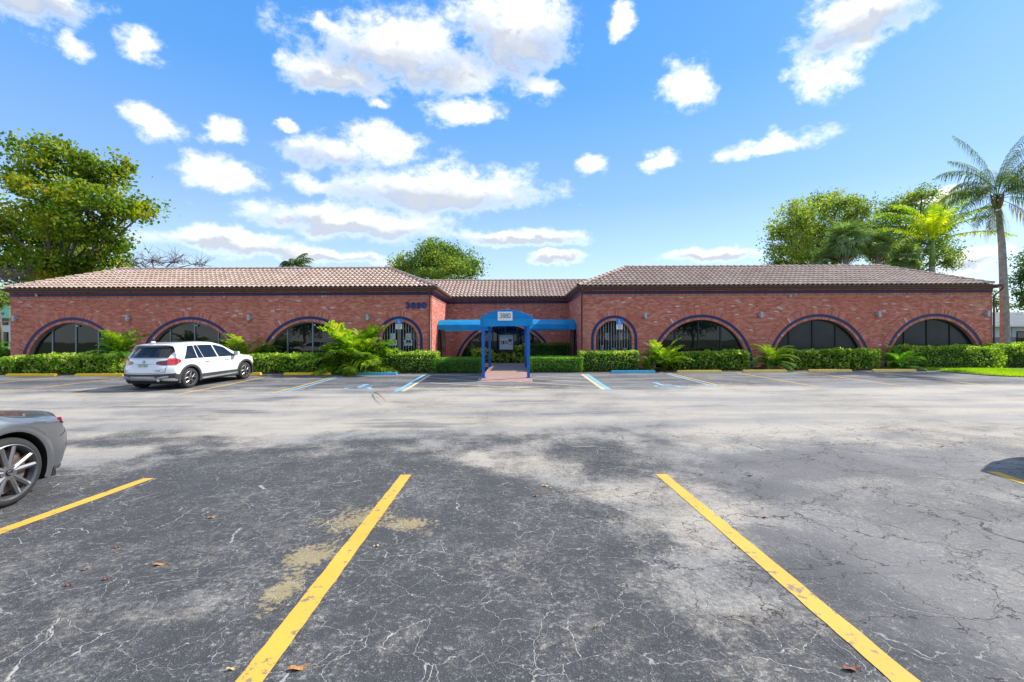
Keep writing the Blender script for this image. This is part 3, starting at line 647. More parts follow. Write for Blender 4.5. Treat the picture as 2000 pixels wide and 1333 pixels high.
roof(RLX0, RLX1, EY, YBK, 1, 1, 0, 0); roof(RRX0, RRX1, EY, YBK, 1, 1, 0, 0); roof(RLX1, RRX0, CY, YBK, -1, -1, 0, 0)
# fascia boards and gutters
def rail(name, pts, prof, mat):
    """prof points (outward, z) swept along pts with mitred corners"""
    mb = MB(); pts = [Vector(p) for p in pts]; n = len(prof); V = []
    for i, p in enumerate(pts):
        d0 = (p - pts[i - 1]).normalized() if i else (pts[1] - p).normalized(); d1 = (pts[i + 1] - p).normalized() if i < len(pts) - 1 else d0
        n0, n1 = Vector((d0.y, -d0.x, 0)), Vector((d1.y, -d1.x, 0)); mm = (n0 + n1); mm = mm / max(.3, mm.dot(n0))
        V += [tuple(p + mm * o + Vector((0, 0, z))) for o, z in prof]
    mb.add(V, [(i * n + k, i * n + (k + 1) % n, (i + 1) * n + (k + 1) % n, (i + 1) * n + k) for i in range(len(pts) - 1) for k in range(n)] + [tuple(range(n)), tuple(range((len(pts) - 1) * n, len(pts) * n))])
    return mb.build(name, mat, bld)
path = [(RLX0, YBK, 0), (RLX0, EY, 0), (RLX1, EY, 0), (RLX1, CY, 0), (RRX0, CY, 0), (RRX0, EY, 0), (RRX1 + .25, EY, 0), (RRX1 + .25, YBK, 0)]
rail('fascia', path, [(-.35, ZE - .19), (0, ZE - .19), (0, ZE - .035), (-.35, ZE - .035)], M['brown_trim'])
rail('gutter', path, [(.004, ZE - .115), (.06, ZE - .12), (.10, ZE - .06), (.11, ZE - .01), (.095, ZE - .01), (.085, ZE - .05), (.05, ZE - .09), (.004, ZE - .085)], M['brown_trim'])
def dspout(x, y, kick):
    mb = MB(); mb.tube([(x, y - .52, ZE - .1), (x, y - .50, ZE - .22), (x + kick, y - .06, ZE - .6), (x + kick, y - .055, .15), (x + kick, y - .25, .06)], .045, 6); mb.build('downspout', M['downspout'], bld, smooth=True)
dspout(LX1 - .02, YW, -.05); dspout(RX0 - .05, YW, .03); dspout(RX1 + .05, YW, .0)
# wall lamps
for px, py in ((27, 622), (248.5, 621.5), (485.5, 620.5), (717.5, 620), (1261, 617), (1487, 615.5), (1717.5, 614), (1930, 613)):
    c = at(px, py, YW - .16); mb = MB(); mb.box(c.x - .07, c.x + .07, YW - .22, YW - .09, c.z - .16, c.z + .16)
    o = mb.build('wall_lamp', M['lamp_grey'], bld, bevel=.012); mb = MB(); s = 1 if px < 1000 else -1; mb.box(c.x - .03 + s * .09, c.x + .03 + s * .09, YW - .13, YW - .02, c.z - .05, c.z + .05); mb.box(c.x - .03, c.x + .06 * s if s > 0 else c.x + .03, YW - .1, YW - .02, c.z - .04, c.z + .04) if s > 0 else mb.box(c.x - .09, c.x + .02, YW - .1, YW - .02, c.z - .04, c.z + .04)
    mb.build('lamp_bracket', M['lamp_grey'], o)
for px, py in ((1543, 579), (72, 577)):
    c = at(px, py, YW - .1); mb = MB(); mb.box(c.x - .05, c.x + .05, YW - .15, YW - .02, c.z - .07, c.z + .07); mb.build('conduit_box', M['lamp_grey'], bld)
# numerals
def text_mesh(txt, size, depth, mat, weight=0, name='numeral'):
    cu = bpy.data.curves.new(name, 'FONT'); cu.body = txt; cu.size = size; cu.extrude = depth; cu.offset = weight; cu.align_x = 'CENTER'; cu.align_y = 'CENTER'
    o = bpy.data.objects.new('tmp', cu); COL.objects.link(o); dg = bpy.context.evaluated_depsgraph_get(); me = bpy.data.meshes.new_from_object(o.evaluated_get(dg)); me.materials.clear(); me.materials.append(mat); me.name = name
    bpy.data.objects.remove(o); return me
def letters(txt, centre, width, size, depth, mat, parent, weight=0, off=(0, 0, 0), sx=1, name='numeral'):
    n = len(txt); c = Vector(centre)
    for i, ch in enumerate(txt):
        if ch == ' ': continue
        o = link(name, text_mesh(ch, size, depth, mat, weight, name), parent); o.rotation_euler = (R(90), 0, 0); o.scale = (sx, 1, 1)
        o.location = Vector((c.x + (i - (n - 1) / 2) * width / n, c.y, c.z)) - Vector(off)
wc = at(812.5, 597.5, YW - .05)
letters('3880', (wc.x, YW - .05, wc.z), 1.18, .43, .03, M['numeral_blue'], bld, .022, bld.location, 1.12)

# ================================================================== awning
aw = wroot('entrance_awning', (-.2 * S, 20 * S, 0), 'bright blue barrel awning on blue posts over the entrance, with side wings to both doors', 'awning')
X0, X1 = -1.17 * S, .78 * S; xc = (X0 + X1) / 2; ha = (X1 - X0) / 2; zs, zt, zv = 2.21 * S, 2.50 * S, 1.885 * S; sg = zt - zs; Rr = (ha * ha + sg * sg) / (2 * sg); zc = zt - Rr
YA, YE = 16.85 * S, 24.2 * S
arc = [(xc + Rr * math.sin(t), zc + Rr * math.cos(t)) for t in np.linspace(-math.asin(ha / Rr), math.asin(ha / Rr), 21)]
mb = MB(); ysA = np.linspace(YA, YE, 22)
V = []
for j, y in enumerate(ysA):
    sag = -.012 * math.sin(j * math.pi / 3) ** 2
    V += [(x, y, z + sag) for x, z in arc]
V2 = [(x, y, z - .012) for x, y, z in V]; m = len(arc)
mb.add(V, [(j * m + i, j * m + i + 1, (j + 1) * m + i + 1, (j + 1) * m + i) for j in range(len(ysA) - 1) for i in range(m - 1)])
canopy = mb.build('canopy', M['awning_fabric'], aw, smooth=True)
mb = MB(); lun = [Vector((x, YA, z)) for x, z in arc]; mb.prism(lun, (0, .015, 0)); mb.build('canopy_front', M['awning_fabric'], aw)
def valance(pts, zt_, zb_, name='valance'):
    mb = MB(); pts = [Vector(p) for p in pts]; P_ = []
    for i in range(len(pts) - 1):
        L = (pts[i + 1] - pts[i]).length; n = max(2, int(L / .12)); d = (pts[i + 1] - pts[i]).normalized(); nn = Vector((d.y, -d.x, 0))
        for k in range(n + (i == len(pts) - 2)):
            q = pts[i].lerp(pts[i + 1], k / n); P_.append((q, nn, k * .12 + i * 3))
    V = []
    for q, nn, s in P_:
        w = .014 * math.sin(s * 5.1) + .008 * math.sin(s * 12.7)
        V += [(q.x, q.y, zt_), (q.x + nn.x * w * .6, q.y + nn.y * w * .6, (zt_ + zb_) / 2), (q.x + nn.x * w * 1.5, q.y + nn.y * w * 1.5, zb_ + .012 * math.sin(s * 1.9))]
    mb.add(V, [(3 * i + k, 3 * i + k + 1, 3 * i + k + 4, 3 * i + k + 3) for i in range(len(P_) - 1) for k in (0, 1)])
    return mb.build(name, M['awning_fabric'], aw, smooth=True)
valance([(X0, 23.6 * S, 0), (X0, YA - .004, 0), (X1, YA - .004, 0), (X1, 23.6 * S, 0)], zs, zv)
mb = MB(); mb.tube([(x, YA - .006, z) for x, z in arc], .013, 5); mb.tube([(X0, YA - .006, zs), (X1, YA - .006, zs)], .008, 4); mb.build('edge_piping', M['awning_fabric'], aw)
# cross wings
prof = [(23.6 * S, 2.19 * S), (23.75 * S, 2.28 * S), (24.0 * S, 2.39 * S), (24.3 * S, 2.465 * S), (24.7 * S, 2.50 * S), (25.1 * S, 2.465 * S), (25.4 * S, 2.39 * S), (25.65 * S, 2.28 * S), (25.8 * S, 2.19 * S)]
for xa_, xb_ in ((LX1 + .03, X0), (X1, RX0 - .03)):
    xs = np.linspace(xa_, xb_, 12); mb = MB(); V = [(x, y, z - .018 * math.sin(i * 1.57) ** 2) for i, x in enumerate(xs) for y, z in prof]; m = len(prof)
    mb.add(V, [(j * m + i, j * m + i + 1, (j + 1) * m + i + 1, (j + 1) * m + i) for j in range(11) for i in range(m - 1)]); mb.build('side_canopy', M['awning_fabric'], aw, smooth=True)
    valance([(xa_, 23.6 * S - .004, 0), (xb_, 23.6 * S - .004, 0)], 2.19 * S, 1.92 * S)
    valance([(xb_, 25.8 * S + .004, 0), (xa_, 25.8 * S + .004, 0)], 2.19 * S, 1.92 * S)
for x, y in ((-1.07 * S, 16.93 * S), (.61 * S, 16.93 * S), (-1.07 * S, 21.9 * S), (.66 * S, 21.9 * S)):
    mb = MB(); zb = zz(y); mb.box(x - .063, x + .063, y - .063, y + .063, zb, zs + .02); mb.box(x - .12, x + .12, y - .12, y + .12, zb - .005, zb + .012); mb.build('post', M['awning_post'], aw, bevel=.004)
mb = MB()
for y in (YA + .08, 19 * S, 21.9 * S): mb.box(X0 + .03, X1 - .03, y - .02, y + .02, zs - .06, zs - .02)
for x in (X0 + .04, X1 - .04): mb.box(x - .02, x + .02, YA + .1, 23.5 * S, zs - .018, zs + .02)
mb.build('canopy_frame', M['awning_post'], aw)
pc = at(986.5, 617.8, YA - .03); mb = MB(); mb.box(pc.x - .305, pc.x + .305, YA - .035, YA - .015, pc.z - .185, pc.z + .185); pl = mb.build('number_plate', M['white_paint'], aw)
letters('3880', (pc.x, YA - .038, pc.z), .47, .30, .002, M['ink'], pl, .0, (0, 0, 0), .78)

# directory cabinet standing under the awning before the glass
cb = at(989, 669, 25.9 * S); cab = wroot('notice_cabinet', (cb.x, cb.y, 0), 'pale grey metal drop box cabinet with dark openings standing before the centre glass', 'cabinet')
cw, ch = .43, .46; y0 = cb.y
mb = MB(); mb.box(cb.x - cw, cb.x + cw, y0, y0 + .3, cb.z - ch, cb.z + ch); body = mb.build('cabinet_body', M['lamp_grey'], cab, bevel=.01)
mb = MB()
for a in ((-cw - .05, -cw - .002, -ch - .05, ch + .05), (cw + .002, cw + .05, -ch - .05, ch + .05), (-cw, cw, ch + .002, ch + .05), (-cw, cw, -ch - .05, -ch - .002)): mb.box(cb.x + a[0], cb.x + a[1], y0 - .02, y0 + .32, cb.z + a[2], cb.z + a[3])
mb.build('cabinet_frame', M['iron'], cab)
mb = MB(); mb.box(cb.x - cw + .02, cb.x + cw - .02, y0 - .012, y0 - .001, cb.z + ch - .15, cb.z + ch - .02); mb.build('header_plate', M['sign_back'], cab)
for dx, dz, w, h, mt in ((-.24, .15, .10, .055, 'paint_cream'), (-.24, -.02, .12, .10, 'ink'), (0, .15, .09, .04, 'paint_cream'), (0, .04, .07, .03, 'ink'), (0, -.06, .07, .03, 'ink'), (.24, .12, .11, .08, 'ink'), (.24, -.06, .11, .07, 'ink'), (.24, -.05, .08, .035, 'white_paint'), (-.28, -.03, .035, .04, 'white_paint')):
    mb = MB(); d = .006 if mt != 'white_paint' else .012; mb.box(cb.x + dx - w, cb.x + dx + w, y0 - d, y0 - .0005, cb.z + dz - h, cb.z + dz + h); mb.build('slot_plate', M[mt], cab)
for dx in (-.36, .36): mb = MB(); mb.box(cb.x + dx - .03, cb.x + dx + .03, y0 + .12, y0 + .18, .05, cb.z - ch - .052); mb.build('leg', M['iron'], cab)

# ================================================================== wheel stops
stops = [(12, 104, 735.6, 'y', 'yellow wheel stop at the far left end of the row, before the ferns'), (147, 238, 735.4, 'y', 'yellow wheel stop just left of the white SUV'), (420, 507, 733.2, 'y', 'yellow wheel stop at the nose of the white SUV'),
         (555, 645, 733.2, 'y', 'yellow wheel stop between the white SUV and the first blue stop'), (686, 774, 733, 'b', 'blue wheel stop left of the entrance, under the big leafy shrub'), (1194, 1281, 729.2, 'b', 'blue wheel stop right of the entrance, below the accessible parking sign'),
         (1323, 1411, 728.6, 'p', 'pale yellow wheel stop next to the right blue one'), (1452, 1539, 727.6, 'p', 'pale yellow wheel stop in front of the drooping cycad'), (1580, 1666, 727, 'p', 'pale yellow wheel stop third from the right blue one, touched by palm shadow'), (1706, 1792, 726.6, 'p', 'rightmost pale yellow wheel stop, nearest the lawn')]
for x0, x1, yb, c, lab in stops:
    a, b = G(x0, yb), G(x1, yb); y = (a.y + b.y) / 2; L = b.x - a.x; cx = (a.x + b.x) / 2
    st = empty('wheel_stop', (cx, y + .075, gz(y) + .004), lab, 'wheel stop', 'wheel stops along the planting bed'); mb = MB()
    pr = [(-.085, 0), (-.075, .06), (-.05, .115), (.05, .115), (.075, .06), (.085, 0)]; V = []
    for x in (-L / 2, -L / 2 + .05, L / 2 - .05, L / 2): e = .8 if abs(abs(x) - L / 2) < .01 else 1; V += [(x, p * 1, q * e) for p, q in pr]
    k = 6; mb.add(V, [(j * k + i, j * k + (i + 1) % k, (j + 1) * k + (i + 1) % k, (j + 1) * k + i) for j in range(3) for i in range(k)] + [tuple(range(k)), tuple(range(3 * k, 4 * k))])
    mb.build('stop_body', M[{'y': 'stop_yellow', 'b': 'stop_blue', 'p': 'stop_pale'}[c]], st)
    for sx in (-.6, .6): q = MB(); q.lathe([(.108, .012), (.12, .012), (.121, .001)], 8, 'Z', (sx, 0, 0)); q.build('spike_head', M['iron'], st)

# ================================================================== accessible parking signs
def wheelchair_icon(parent, cx, cy, cz, k, mat):
    mb = MB()
    def stroke(pts, wd):
        for i in range(len(pts) - 1):
            a, b = Vector(pts[i]), Vector(pts[i + 1]); d = (b - a).normalized(); s = Vector((d.y, -d.x)) * wd / 2; mb.add([(cx + q.x * k, cy, cz + q.y * k) for q in (a - s, a + s, b + s, b - s)], [(0, 1, 2, 3)])
    stroke([(.3 * math.cos(t) - .08, .3 * math.sin(t) - .2) for t in np.linspace(R(130), R(400), 14)], .09); stroke([(-.12, .5), (-.12, 0), (.2, 0), (.34, -.4), (.48, -.34)], .11); stroke([(-.12, .24), (.18, .24)], .08)
    mb.add([(cx + (-.12 + .1 * math.cos(t)) * k, cy, cz + (.66 + .1 * math.sin(t)) * k) for t in np.linspace(0, 5.8, 10)], [tuple(range(10))]); mb.build('wheelchair_icon', mat, parent)
for px, w, tp, lab in ((779.2, .33, 623, 'blue and white accessible parking sign on a green post left of the entrance awning'), (1209.8, .33, 623.5, 'blue and white accessible parking sign on a green post right of the entrance awning')):
    Ys = 20.35 * S; c = at(px, 638, Ys); sgn = wroot('parking_sign', (c.x, Ys, 0), lab, 'sign', 'accessible parking signs'); zt_ = at(px, tp, Ys).z
    mb = MB(); mb.box(c.x - .03, c.x + .03, Ys, Ys + .035, 0, zt_ - .02); mb.build('post', M['post_olive'], sgn)
    mb = MB(); mb.box(c.x - w / 2, c.x + w / 2, Ys - .02, Ys - .016, zt_ - .27, zt_); p1 = mb.build('sign_plate', M['sign_blue'], sgn)
    wheelchair_icon(p1, c.x, Ys - .022, zt_ - .145, .17, M['white_paint'])
    mb = MB(); mb.box(c.x - w / 2 + .005, c.x + w / 2 - .005, Ys - .02, Ys - .016, zt_ - .52, zt_ - .275); p2 = mb.build('sign_plate', M['white_paint'], sgn); p2['label'] = 'white lower plate with small print'
    for i, (tx, sz) in enumerate((('PARKING BY', .045), ('DISABLED', .052), ('PERMIT', .052), ('ONLY', .052))):
        o = link('sign_lettering', text_mesh(tx, sz, .0005, M['ink'], .0006, 'sign_lettering'), p2); o.rotation_euler = (R(90), 0, 0); o.location = (c.x, Ys - .0215, zt_ - .315 - i * .053)
# ================================================================== vegetation helpers
def rnd_dirs(n, up=0.0, r=nr):
    d = r.normal(size=(n, 3)); d[:, 2] += up; return d / np.linalg.norm(d, axis=1)[:, None]
def leaf_quads(C, size, aspect=.5, up=.3, r=nr, jitter=.35):
    n = len(C); l = rnd_dirs(n, up, r); o = rnd_dirs(n, 0, r); s = np.cross(l, o); s /= np.linalg.norm(s, axis=1)[:, None] + 1e-9
    L = size * (1 + jitter * r.uniform(-1, 1, n))[:, None]; W = L * aspect / 2
    nn = np.cross(l, s) * (L * .10)
    return np.stack([C - l * L / 2, C + s * W + nn, C + l * L / 2, C - s * W + nn], axis=1)
def hedge(pts, y1, h, label, mat, leaf=.13, dens=340, group='hedges of the planting bed', rough=.09, clumpy=.17, z_off=0.0, h2=None):
    """pts: (xa, ya, xb, yb) of the front foot; y1 depth; h height"""
    xa, ya, xb, yb = pts; W = xb - xa; D = y1; h2 = h2 or h
    root = empty('hedge', ((xa + xb) / 2, (ya + yb) / 2 + D / 2, 0), label, 'hedge', group); root['world'] = 1
    n = int((W * h + W * D + 2 * D * h) * dens); C = []
    rg = np.random.default_rng(int(abs(xa * 100)) + 3)
    pf, pt = W * h, W * D; tot = W * h + W * D + 2 * D * h; u = rg.uniform(0, tot, n); sh = np.abs(rg.normal(0, 1, n)) * rough
    for i in range(n):
        a, b = rg.uniform(), rg.uniform(); s = sh[i]
        if u[i] < pf: p = [a, s, b ** .85, 0]
        elif u[i] < pf + pt: p = [a, b * D, 1, 1]
        else: p = [0 if u[i] < pf + pt + D * h else 1, b * D, a, 2]
        x = xa + p[0] * W; y = ya + (yb - ya) * p[0] + p[1]; hh = h + (h2 - h) * p[0]; z = p[2] * hh
        nz = mnoise.noise(Vector((x * 1.1, y * 1.1, z * 1.3))) * clumpy + mnoise.noise(Vector((x * 3.3, y * 3.3, z * 3.3))) * clumpy * .6
        und = .10 * max(0, .25 - p[2]) / .25 if p[3] != 1 else 0
        if p[3] == 0: y += -nz + und; 
        elif p[3] == 1: z += nz - s
        else: x += (nz - s - und) * (1 if p[0] else -1)
        # round the top edge
        if z > hh - .1 and p[3] == 0: y += (z - hh + .1) * .8
        C.append((x, y, max(.03, z) + z_off))
    link('foliage', quads_mesh('foliage', leaf_quads(np.array(C), leaf, .55, .35, rg), mat), root, tuple(-c for c in root.location), 'stuff')
    mb = MB()
    for k in range(int(W / .22)):
        x = xa + .12 + (W - .24) * rg.uniform(); y = (ya + yb) / 2 + .15 + rg.uniform() * max(.1, D - .3); p = Vector((x, y, 0)); q = p + Vector((rg.uniform(-.2, .2), rg.uniform(-.15, .15), h * .85))
        mb.tube([p, (p + q) / 2 + Vector((rg.uniform(-.06, .06), 0, 0)), q], [.014, .010, .005], 4, cap=False)
    mb.build('stems', M['bark'], root)
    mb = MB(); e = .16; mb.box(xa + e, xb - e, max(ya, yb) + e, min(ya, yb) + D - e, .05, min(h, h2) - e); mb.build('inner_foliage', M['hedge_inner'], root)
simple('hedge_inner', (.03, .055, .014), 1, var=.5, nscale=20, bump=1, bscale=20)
M = MATS
def hpx(x0, x1, yt, yb, depth, label, mat, **k):
    a, b = G(x0, yb), G(x1, yb); Y = (a.y + b.y) / 2; h = at((x0 + x1) / 2, yt, Y + .06).z
    hedge((a.x, a.y, b.x, b.y), depth, h, label, mat, **k)
HL, BX, CR = M['hedge_leaf'], M['box_leaf'], M['croton_leaf']
hpx(20, 222, 694, 732, 1.0, 'variegated hedge at the far left, left of the white SUV', HL)
hpx(-130, 22, 700, 733, 1.0, 'variegated hedge running out of the picture at the left edge', HL)
hpx(262, 480, 694, 731, 1.0, 'variegated hedge behind the white SUV', HL)
hpx(492, 652, 692, 730, 1.1, 'yellowish variegated hedge between the white SUV and the big leafy shrub', HL)
hpx(738, 852, 688, 729, 1.3, 'tall rounded hedge right of the big leafy shrub, below the small barred arch', HL, leaf=.09, clumpy=.14)
hpx(846, 938, 702, 729.5, 3.2, 'low box clipped hedge just left of the blue posts', BX, leaf=.06, dens=900, clumpy=.03, rough=.04)
hpx(1036, 1139, 699, 728, 3.2, 'low box clipped hedge just right of the blue posts', BX, leaf=.06, dens=900, clumpy=.03, rough=.04)
hpx(1135, 1250, 686, 726.5, 1.5, 'tall block hedge behind the right blue wheel stop', HL, leaf=.085, clumpy=.07)
hpx(1312, 1466, 688, 724, 1.2, 'hedge below the right wing arch with the reflections', HL)
hpx(1545, 1722, 683.5, 723, 1.2, 'hedge between the drooping cycad and the green fern on the right', HL)
hpx(1775, 1965, 677, 721, 1.5, 'long hedge right of the fern, behind the palm trunk', HL, leaf=.095)
hpx(1955, 2160, 673, 719, 1.6, 'hedge running out of the picture at the right edge', HL, leaf=.1)
# behind the walkway
hedge((.7 * S, 25.95 * S, 3.3 * S, 25.95 * S), 1.2, 1.20 * S, 'dark shaded hedge against the centre wall behind the right box hedge', BX, leaf=.07, dens=500, group='hedges by the doors')
hedge((-2.3 * S, 25.95 * S, -1.15 * S, 25.95 * S), .9, .85 * S, 'pale yellow croton bush left of the notice cabinet, behind the left posts', CR, leaf=.15, dens=260, clumpy=.22, group='croton bushes by the door')
hedge((-1.1 * S, 25.93 * S, -.15 * S, 25.93 * S), .35, .62 * S, 'low croton bush at the foot of the notice cabinet', CR, leaf=.14, dens=300, clumpy=.2, group='croton bushes by the door')
hedge((.02 * S, 25.95 * S, .68 * S, 25.95 * S), .9, 1.05 * S, 'taller yellow croton bush right of the notice cabinet', CR, leaf=.15, dens=280, clumpy=.22, group='croton bushes by the door')

# fronds -----------------------------------------------------------
def frond(name, L, n, ll, lw, th0, bend, hang, mat, seed, droop_tip=0., stalk=.12, rw=.018, vee=.35, wind=0.):
    """pinnate frond along +x; th0 start angle, bend total angle; leaflets ll long hanging by hang"""
    rg = np.random.default_rng(seed); P = [np.zeros(3)]; T = []; m = 24
    for i in range(m):
        th = th0 - bend * (i / m) ** 1.3; d = np.array([math.cos(th), 0, math.sin(th)]); T.append(d); P.append(P[-1] + d * L / m)
    T.append(T[-1]); P = np.array(P); T = np.array(T); Q = []
    for k in range(n):
        t = stalk + (1 - stalk) * (k + .5) / n; f = t * m; i = min(m - 1, int(f)); p = P[i] + (P[i + 1] - P[i]) * (f - i); d = T[i]
        up = np.array([-d[2], 0, d[0]]); env = (math.sin(math.pi * min(1, (t - stalk) / (1 - stalk) * .86 + .12)) ** .6)
        for s in (-1, 1):
            l = ll * env * rg.uniform(.8, 1.12); dv = d * rg.uniform(.45, .75) + np.array([0, s, 0]) * 1.0 + up * rg.uniform(vee - .15, vee + .15); dv /= np.linalg.norm(dv)
            tip = dv * l; g = np.array([wind * l, 0, -hang * l * rg.uniform(.6, 1.3)]); w = d * lw * .5 * (1 if l > .5 * ll else .7)
            mid = p + tip * .55 + g * .25; end = p + tip * (1 - .25 * min(1, hang)) + g
            Q.append([p - w * .4, p + w * .4, mid + w, mid - w]); Q.append([mid - w, mid + w, end + w * .1, end - w * .1])
    for i in range(m):
        w = rw * (1 - i / m * .8); w2 = rw * (1 - (i + 1) / m * .8); a, b = P[i], P[i + 1]; y = np.array([0, 1, 0]); z = np.array([0, 0, 1])
        Q.append([a - y * w, a + y * w, b + y * w2, b - y * w2]); Q.append([a - z * w, a + z * w, b + z * w2, b - z * w2])
    return quads_mesh(name, Q, mat)
def place(name, me, parent, loc, az, tilt=0, roll=0, sc_=1.):
    o = link(name, me, parent, loc); o.rotation_euler = Euler((roll, tilt, az), 'XYZ'); o.scale = (sc_,) * 3; return o
def fan_mesh(name, rad, mat, seed, n=26, spread=250, droop=.5, stalk=.6):
    rg = np.random.default_rng(seed); Q = [[(0, -.015, 0), (0, .015, 0), (stalk, .015, .0), (stalk, -.015, .0)]]
    for k in range(n):
        a = R(-spread / 2 + spread * (k + .5) / n) + rg.uniform(-.03, .03); d = np.array([math.cos(a), math.sin(a), 0]); s = np.array([-d[1], d[0], 0]); l = rad * rg.uniform(.85, 1.08) * (1 - .12 * abs(a)); c = np.array([stalk, 0, 0.]); w = math.pi * rad * .42 * spread / 360 / n * 1.25
        m = c + d * l * .55 + np.array([0, 0, .06 * l * (k % 2)]); e = c + d * l * (1 - .2 * droop) + np.array([0, 0, -l * droop * rg.uniform(.5, 1.2) * .7])
        Q.append([c - s * .008, c + s * .008, m + s * w, m - s * w]); Q.append([m - s * w, m + s * w, e + s * .006, e - s * .006])
    return quads_mesh(name, Q, mat)
def frond_bush(px, pb, ptop, halfw_px, label, meshes, nf, seed, dead=None, nd=0, trunk=0, cat='shrub', name='frond_shrub', yoff=.35, squash=1.):
    g = G(px, pb); Y = g.y + yoff; top = at(px, ptop, Y).z; x = at(px, pb, Y).x; hw = halfw_px / FPX * Y
    root = empty(name, (x, Y, 0), label, cat, 'leafy shrubs along the planting bed'); rg = random.Random(seed); sc_ = max(top / 1.18, hw / 1.5)
    if trunk: q = MB(); q.tube([(0, 0, 0), (.01, 0, trunk * .6), (0, 0, trunk)], [.11, .10, .08], 8); q.build('trunk', M['bark'], root)
    for i in range(nf):
        me = meshes[i % len(meshes)]; a = i * 2.39996 + rg.uniform(-.3, .3)
        place('frond', me, root, (rg.uniform(-.08, .08), rg.uniform(-.06, .06), trunk * .9 + rg.uniform(0, .1)), a, rg.uniform(-.22, .18), rg.uniform(-.3, .3), sc_ * rg.uniform(.72, 1.1) * (squash if abs(math.sin(a)) > .7 else 1))
    for i in range(nd):
        a = i * 2.4 + 1; place('dead_frond', dead, root, (0, 0, trunk * .8 + .05), a, rg.uniform(.0, .3), 0, sc_ * rg.uniform(.6, .9))
    return root
SF, FG, FD = M['shrub_frond'], M['fern_green'], M['frond_dead']
sf = [frond('shrub_frond', 1.35, 15, .34, .085, R(82), R(70), .25, SF, 1), frond('shrub_frond', 1.35, 15, .36, .09, R(60), R(85), .35, SF, 2), frond('shrub_frond', 1.25, 14, .34, .09, R(35), R(80), .45, SF, 3), frond('shrub_frond', 1.1, 12, .32, .09, R(70), R(100), .4, SF, 4)]
bf = [frond('broad_frond', 1.3, 14, .42, .085, R(84), R(60), .35, SF, 21, stalk=.35), frond('broad_frond', 1.3, 14, .42, .085, R(62), R(80), .4, SF, 22, stalk=.35), frond('broad_frond', 1.2, 14, .40, .085, R(38), R(80), .5, SF, 23, stalk=.35)]
ff = [frond('fern_frond', 1.3, 26, .24, .042, R(78), R(85), .2, FG, 5), frond('fern_frond', 1.3, 26, .24, .042, R(50), R(90), .3, FG, 6), frond('fern_frond', 1.2, 24, .22, .042, R(25), R(60), .3, FG, 7)]
cf = [frond('cycad_frond', 1.25, 30, .20, .03, R(75), R(95), .15, SF, 8), frond('cycad_frond', 1.25, 30, .2, .03, R(48), R(100), .2, SF, 9), frond('cycad_frond', 1.1, 28, .2, .03, R(20), R(80), .25, FG, 10)]
dd = frond('dead_frond', 1.15, 18, .16, .025, R(-5), R(75), .4, FD, 11)
frond_bush(694, 731, 632, 40, 'big yellow green leafy shrub rising between the third arch and the left accessible sign', bf + sf, 64, 1, dd, 5, yoff=.7)
frond_bush(690, 731, 672, 36, 'lower leafy growth at the foot of the big yellow green shrub', bf, 26, 31, yoff=.3)
frond_bush(478, 729, 650, 36, 'yellow green leafy shrub just beyond the nose of the white SUV', sf, 40, 2, yoff=1.3)
frond_bush(237, 730, 671, 34, 'fern palm on a short trunk between the left hedge and the white SUV', ff[:2] + sf[:1], 34, 3, dd, 5, trunk=.7)
frond_bush(205, 712, 678, 26, 'small palm tuft behind the left hedge under the first arch', ff, 22, 33, yoff=1.4)
frond_bush(30, 720, 652, 46, 'spreading green fern palm at the far left corner of the building', ff, 44, 4, yoff=1.2)
frond_bush(85, 715, 660, 34, 'dark green fern palm in front of the first arch', ff, 34, 5, yoff=1.2)
frond_bush(-35, 722, 655, 45, 'green fern palm cut by the left edge of the picture', ff, 34, 6, yoff=.9)
frond_bush(526, 712, 672, 22, 'thin dark frond plant under the left foot of the third arch', ff, 16, 7, yoff=1.6)
frond_bush(1297, 726, 666, 36, 'yellow tipped frond shrub with dead brown skirt right of the right blue stop', sf[:2] + cf[:1], 36, 8, dd, 12)
frond_bush(1264, 727, 694, 16, 'sparse small shrub in the gap beside the tall block hedge', sf, 14, 9)
frond_bush(1506, 725, 668, 38, 'drooping cycad with brown dead fronds between two hedges on the right', cf, 46, 10, dd, 22, trunk=.3, cat='cycad', name='cycad')
frond_bush(1756, 724, 674, 34, 'bright green fern clump between the hedges at the right', ff, 40, 11)
frond_bush(789, 700, 676, 16, 'small light green plant behind the tall rounded hedge, under the left barred arch', sf, 12, 12, yoff=1.2)
frond_bush(1232, 700, 678, 12, 'small plant peeping over the tall block hedge by the right accessible sign', sf, 10, 13, yoff=1.2)
frond_bush(757, 716, 672, 16, 'narrow leafy plant between the big shrub and the tall rounded hedge', sf, 14, 14, yoff=1.2)

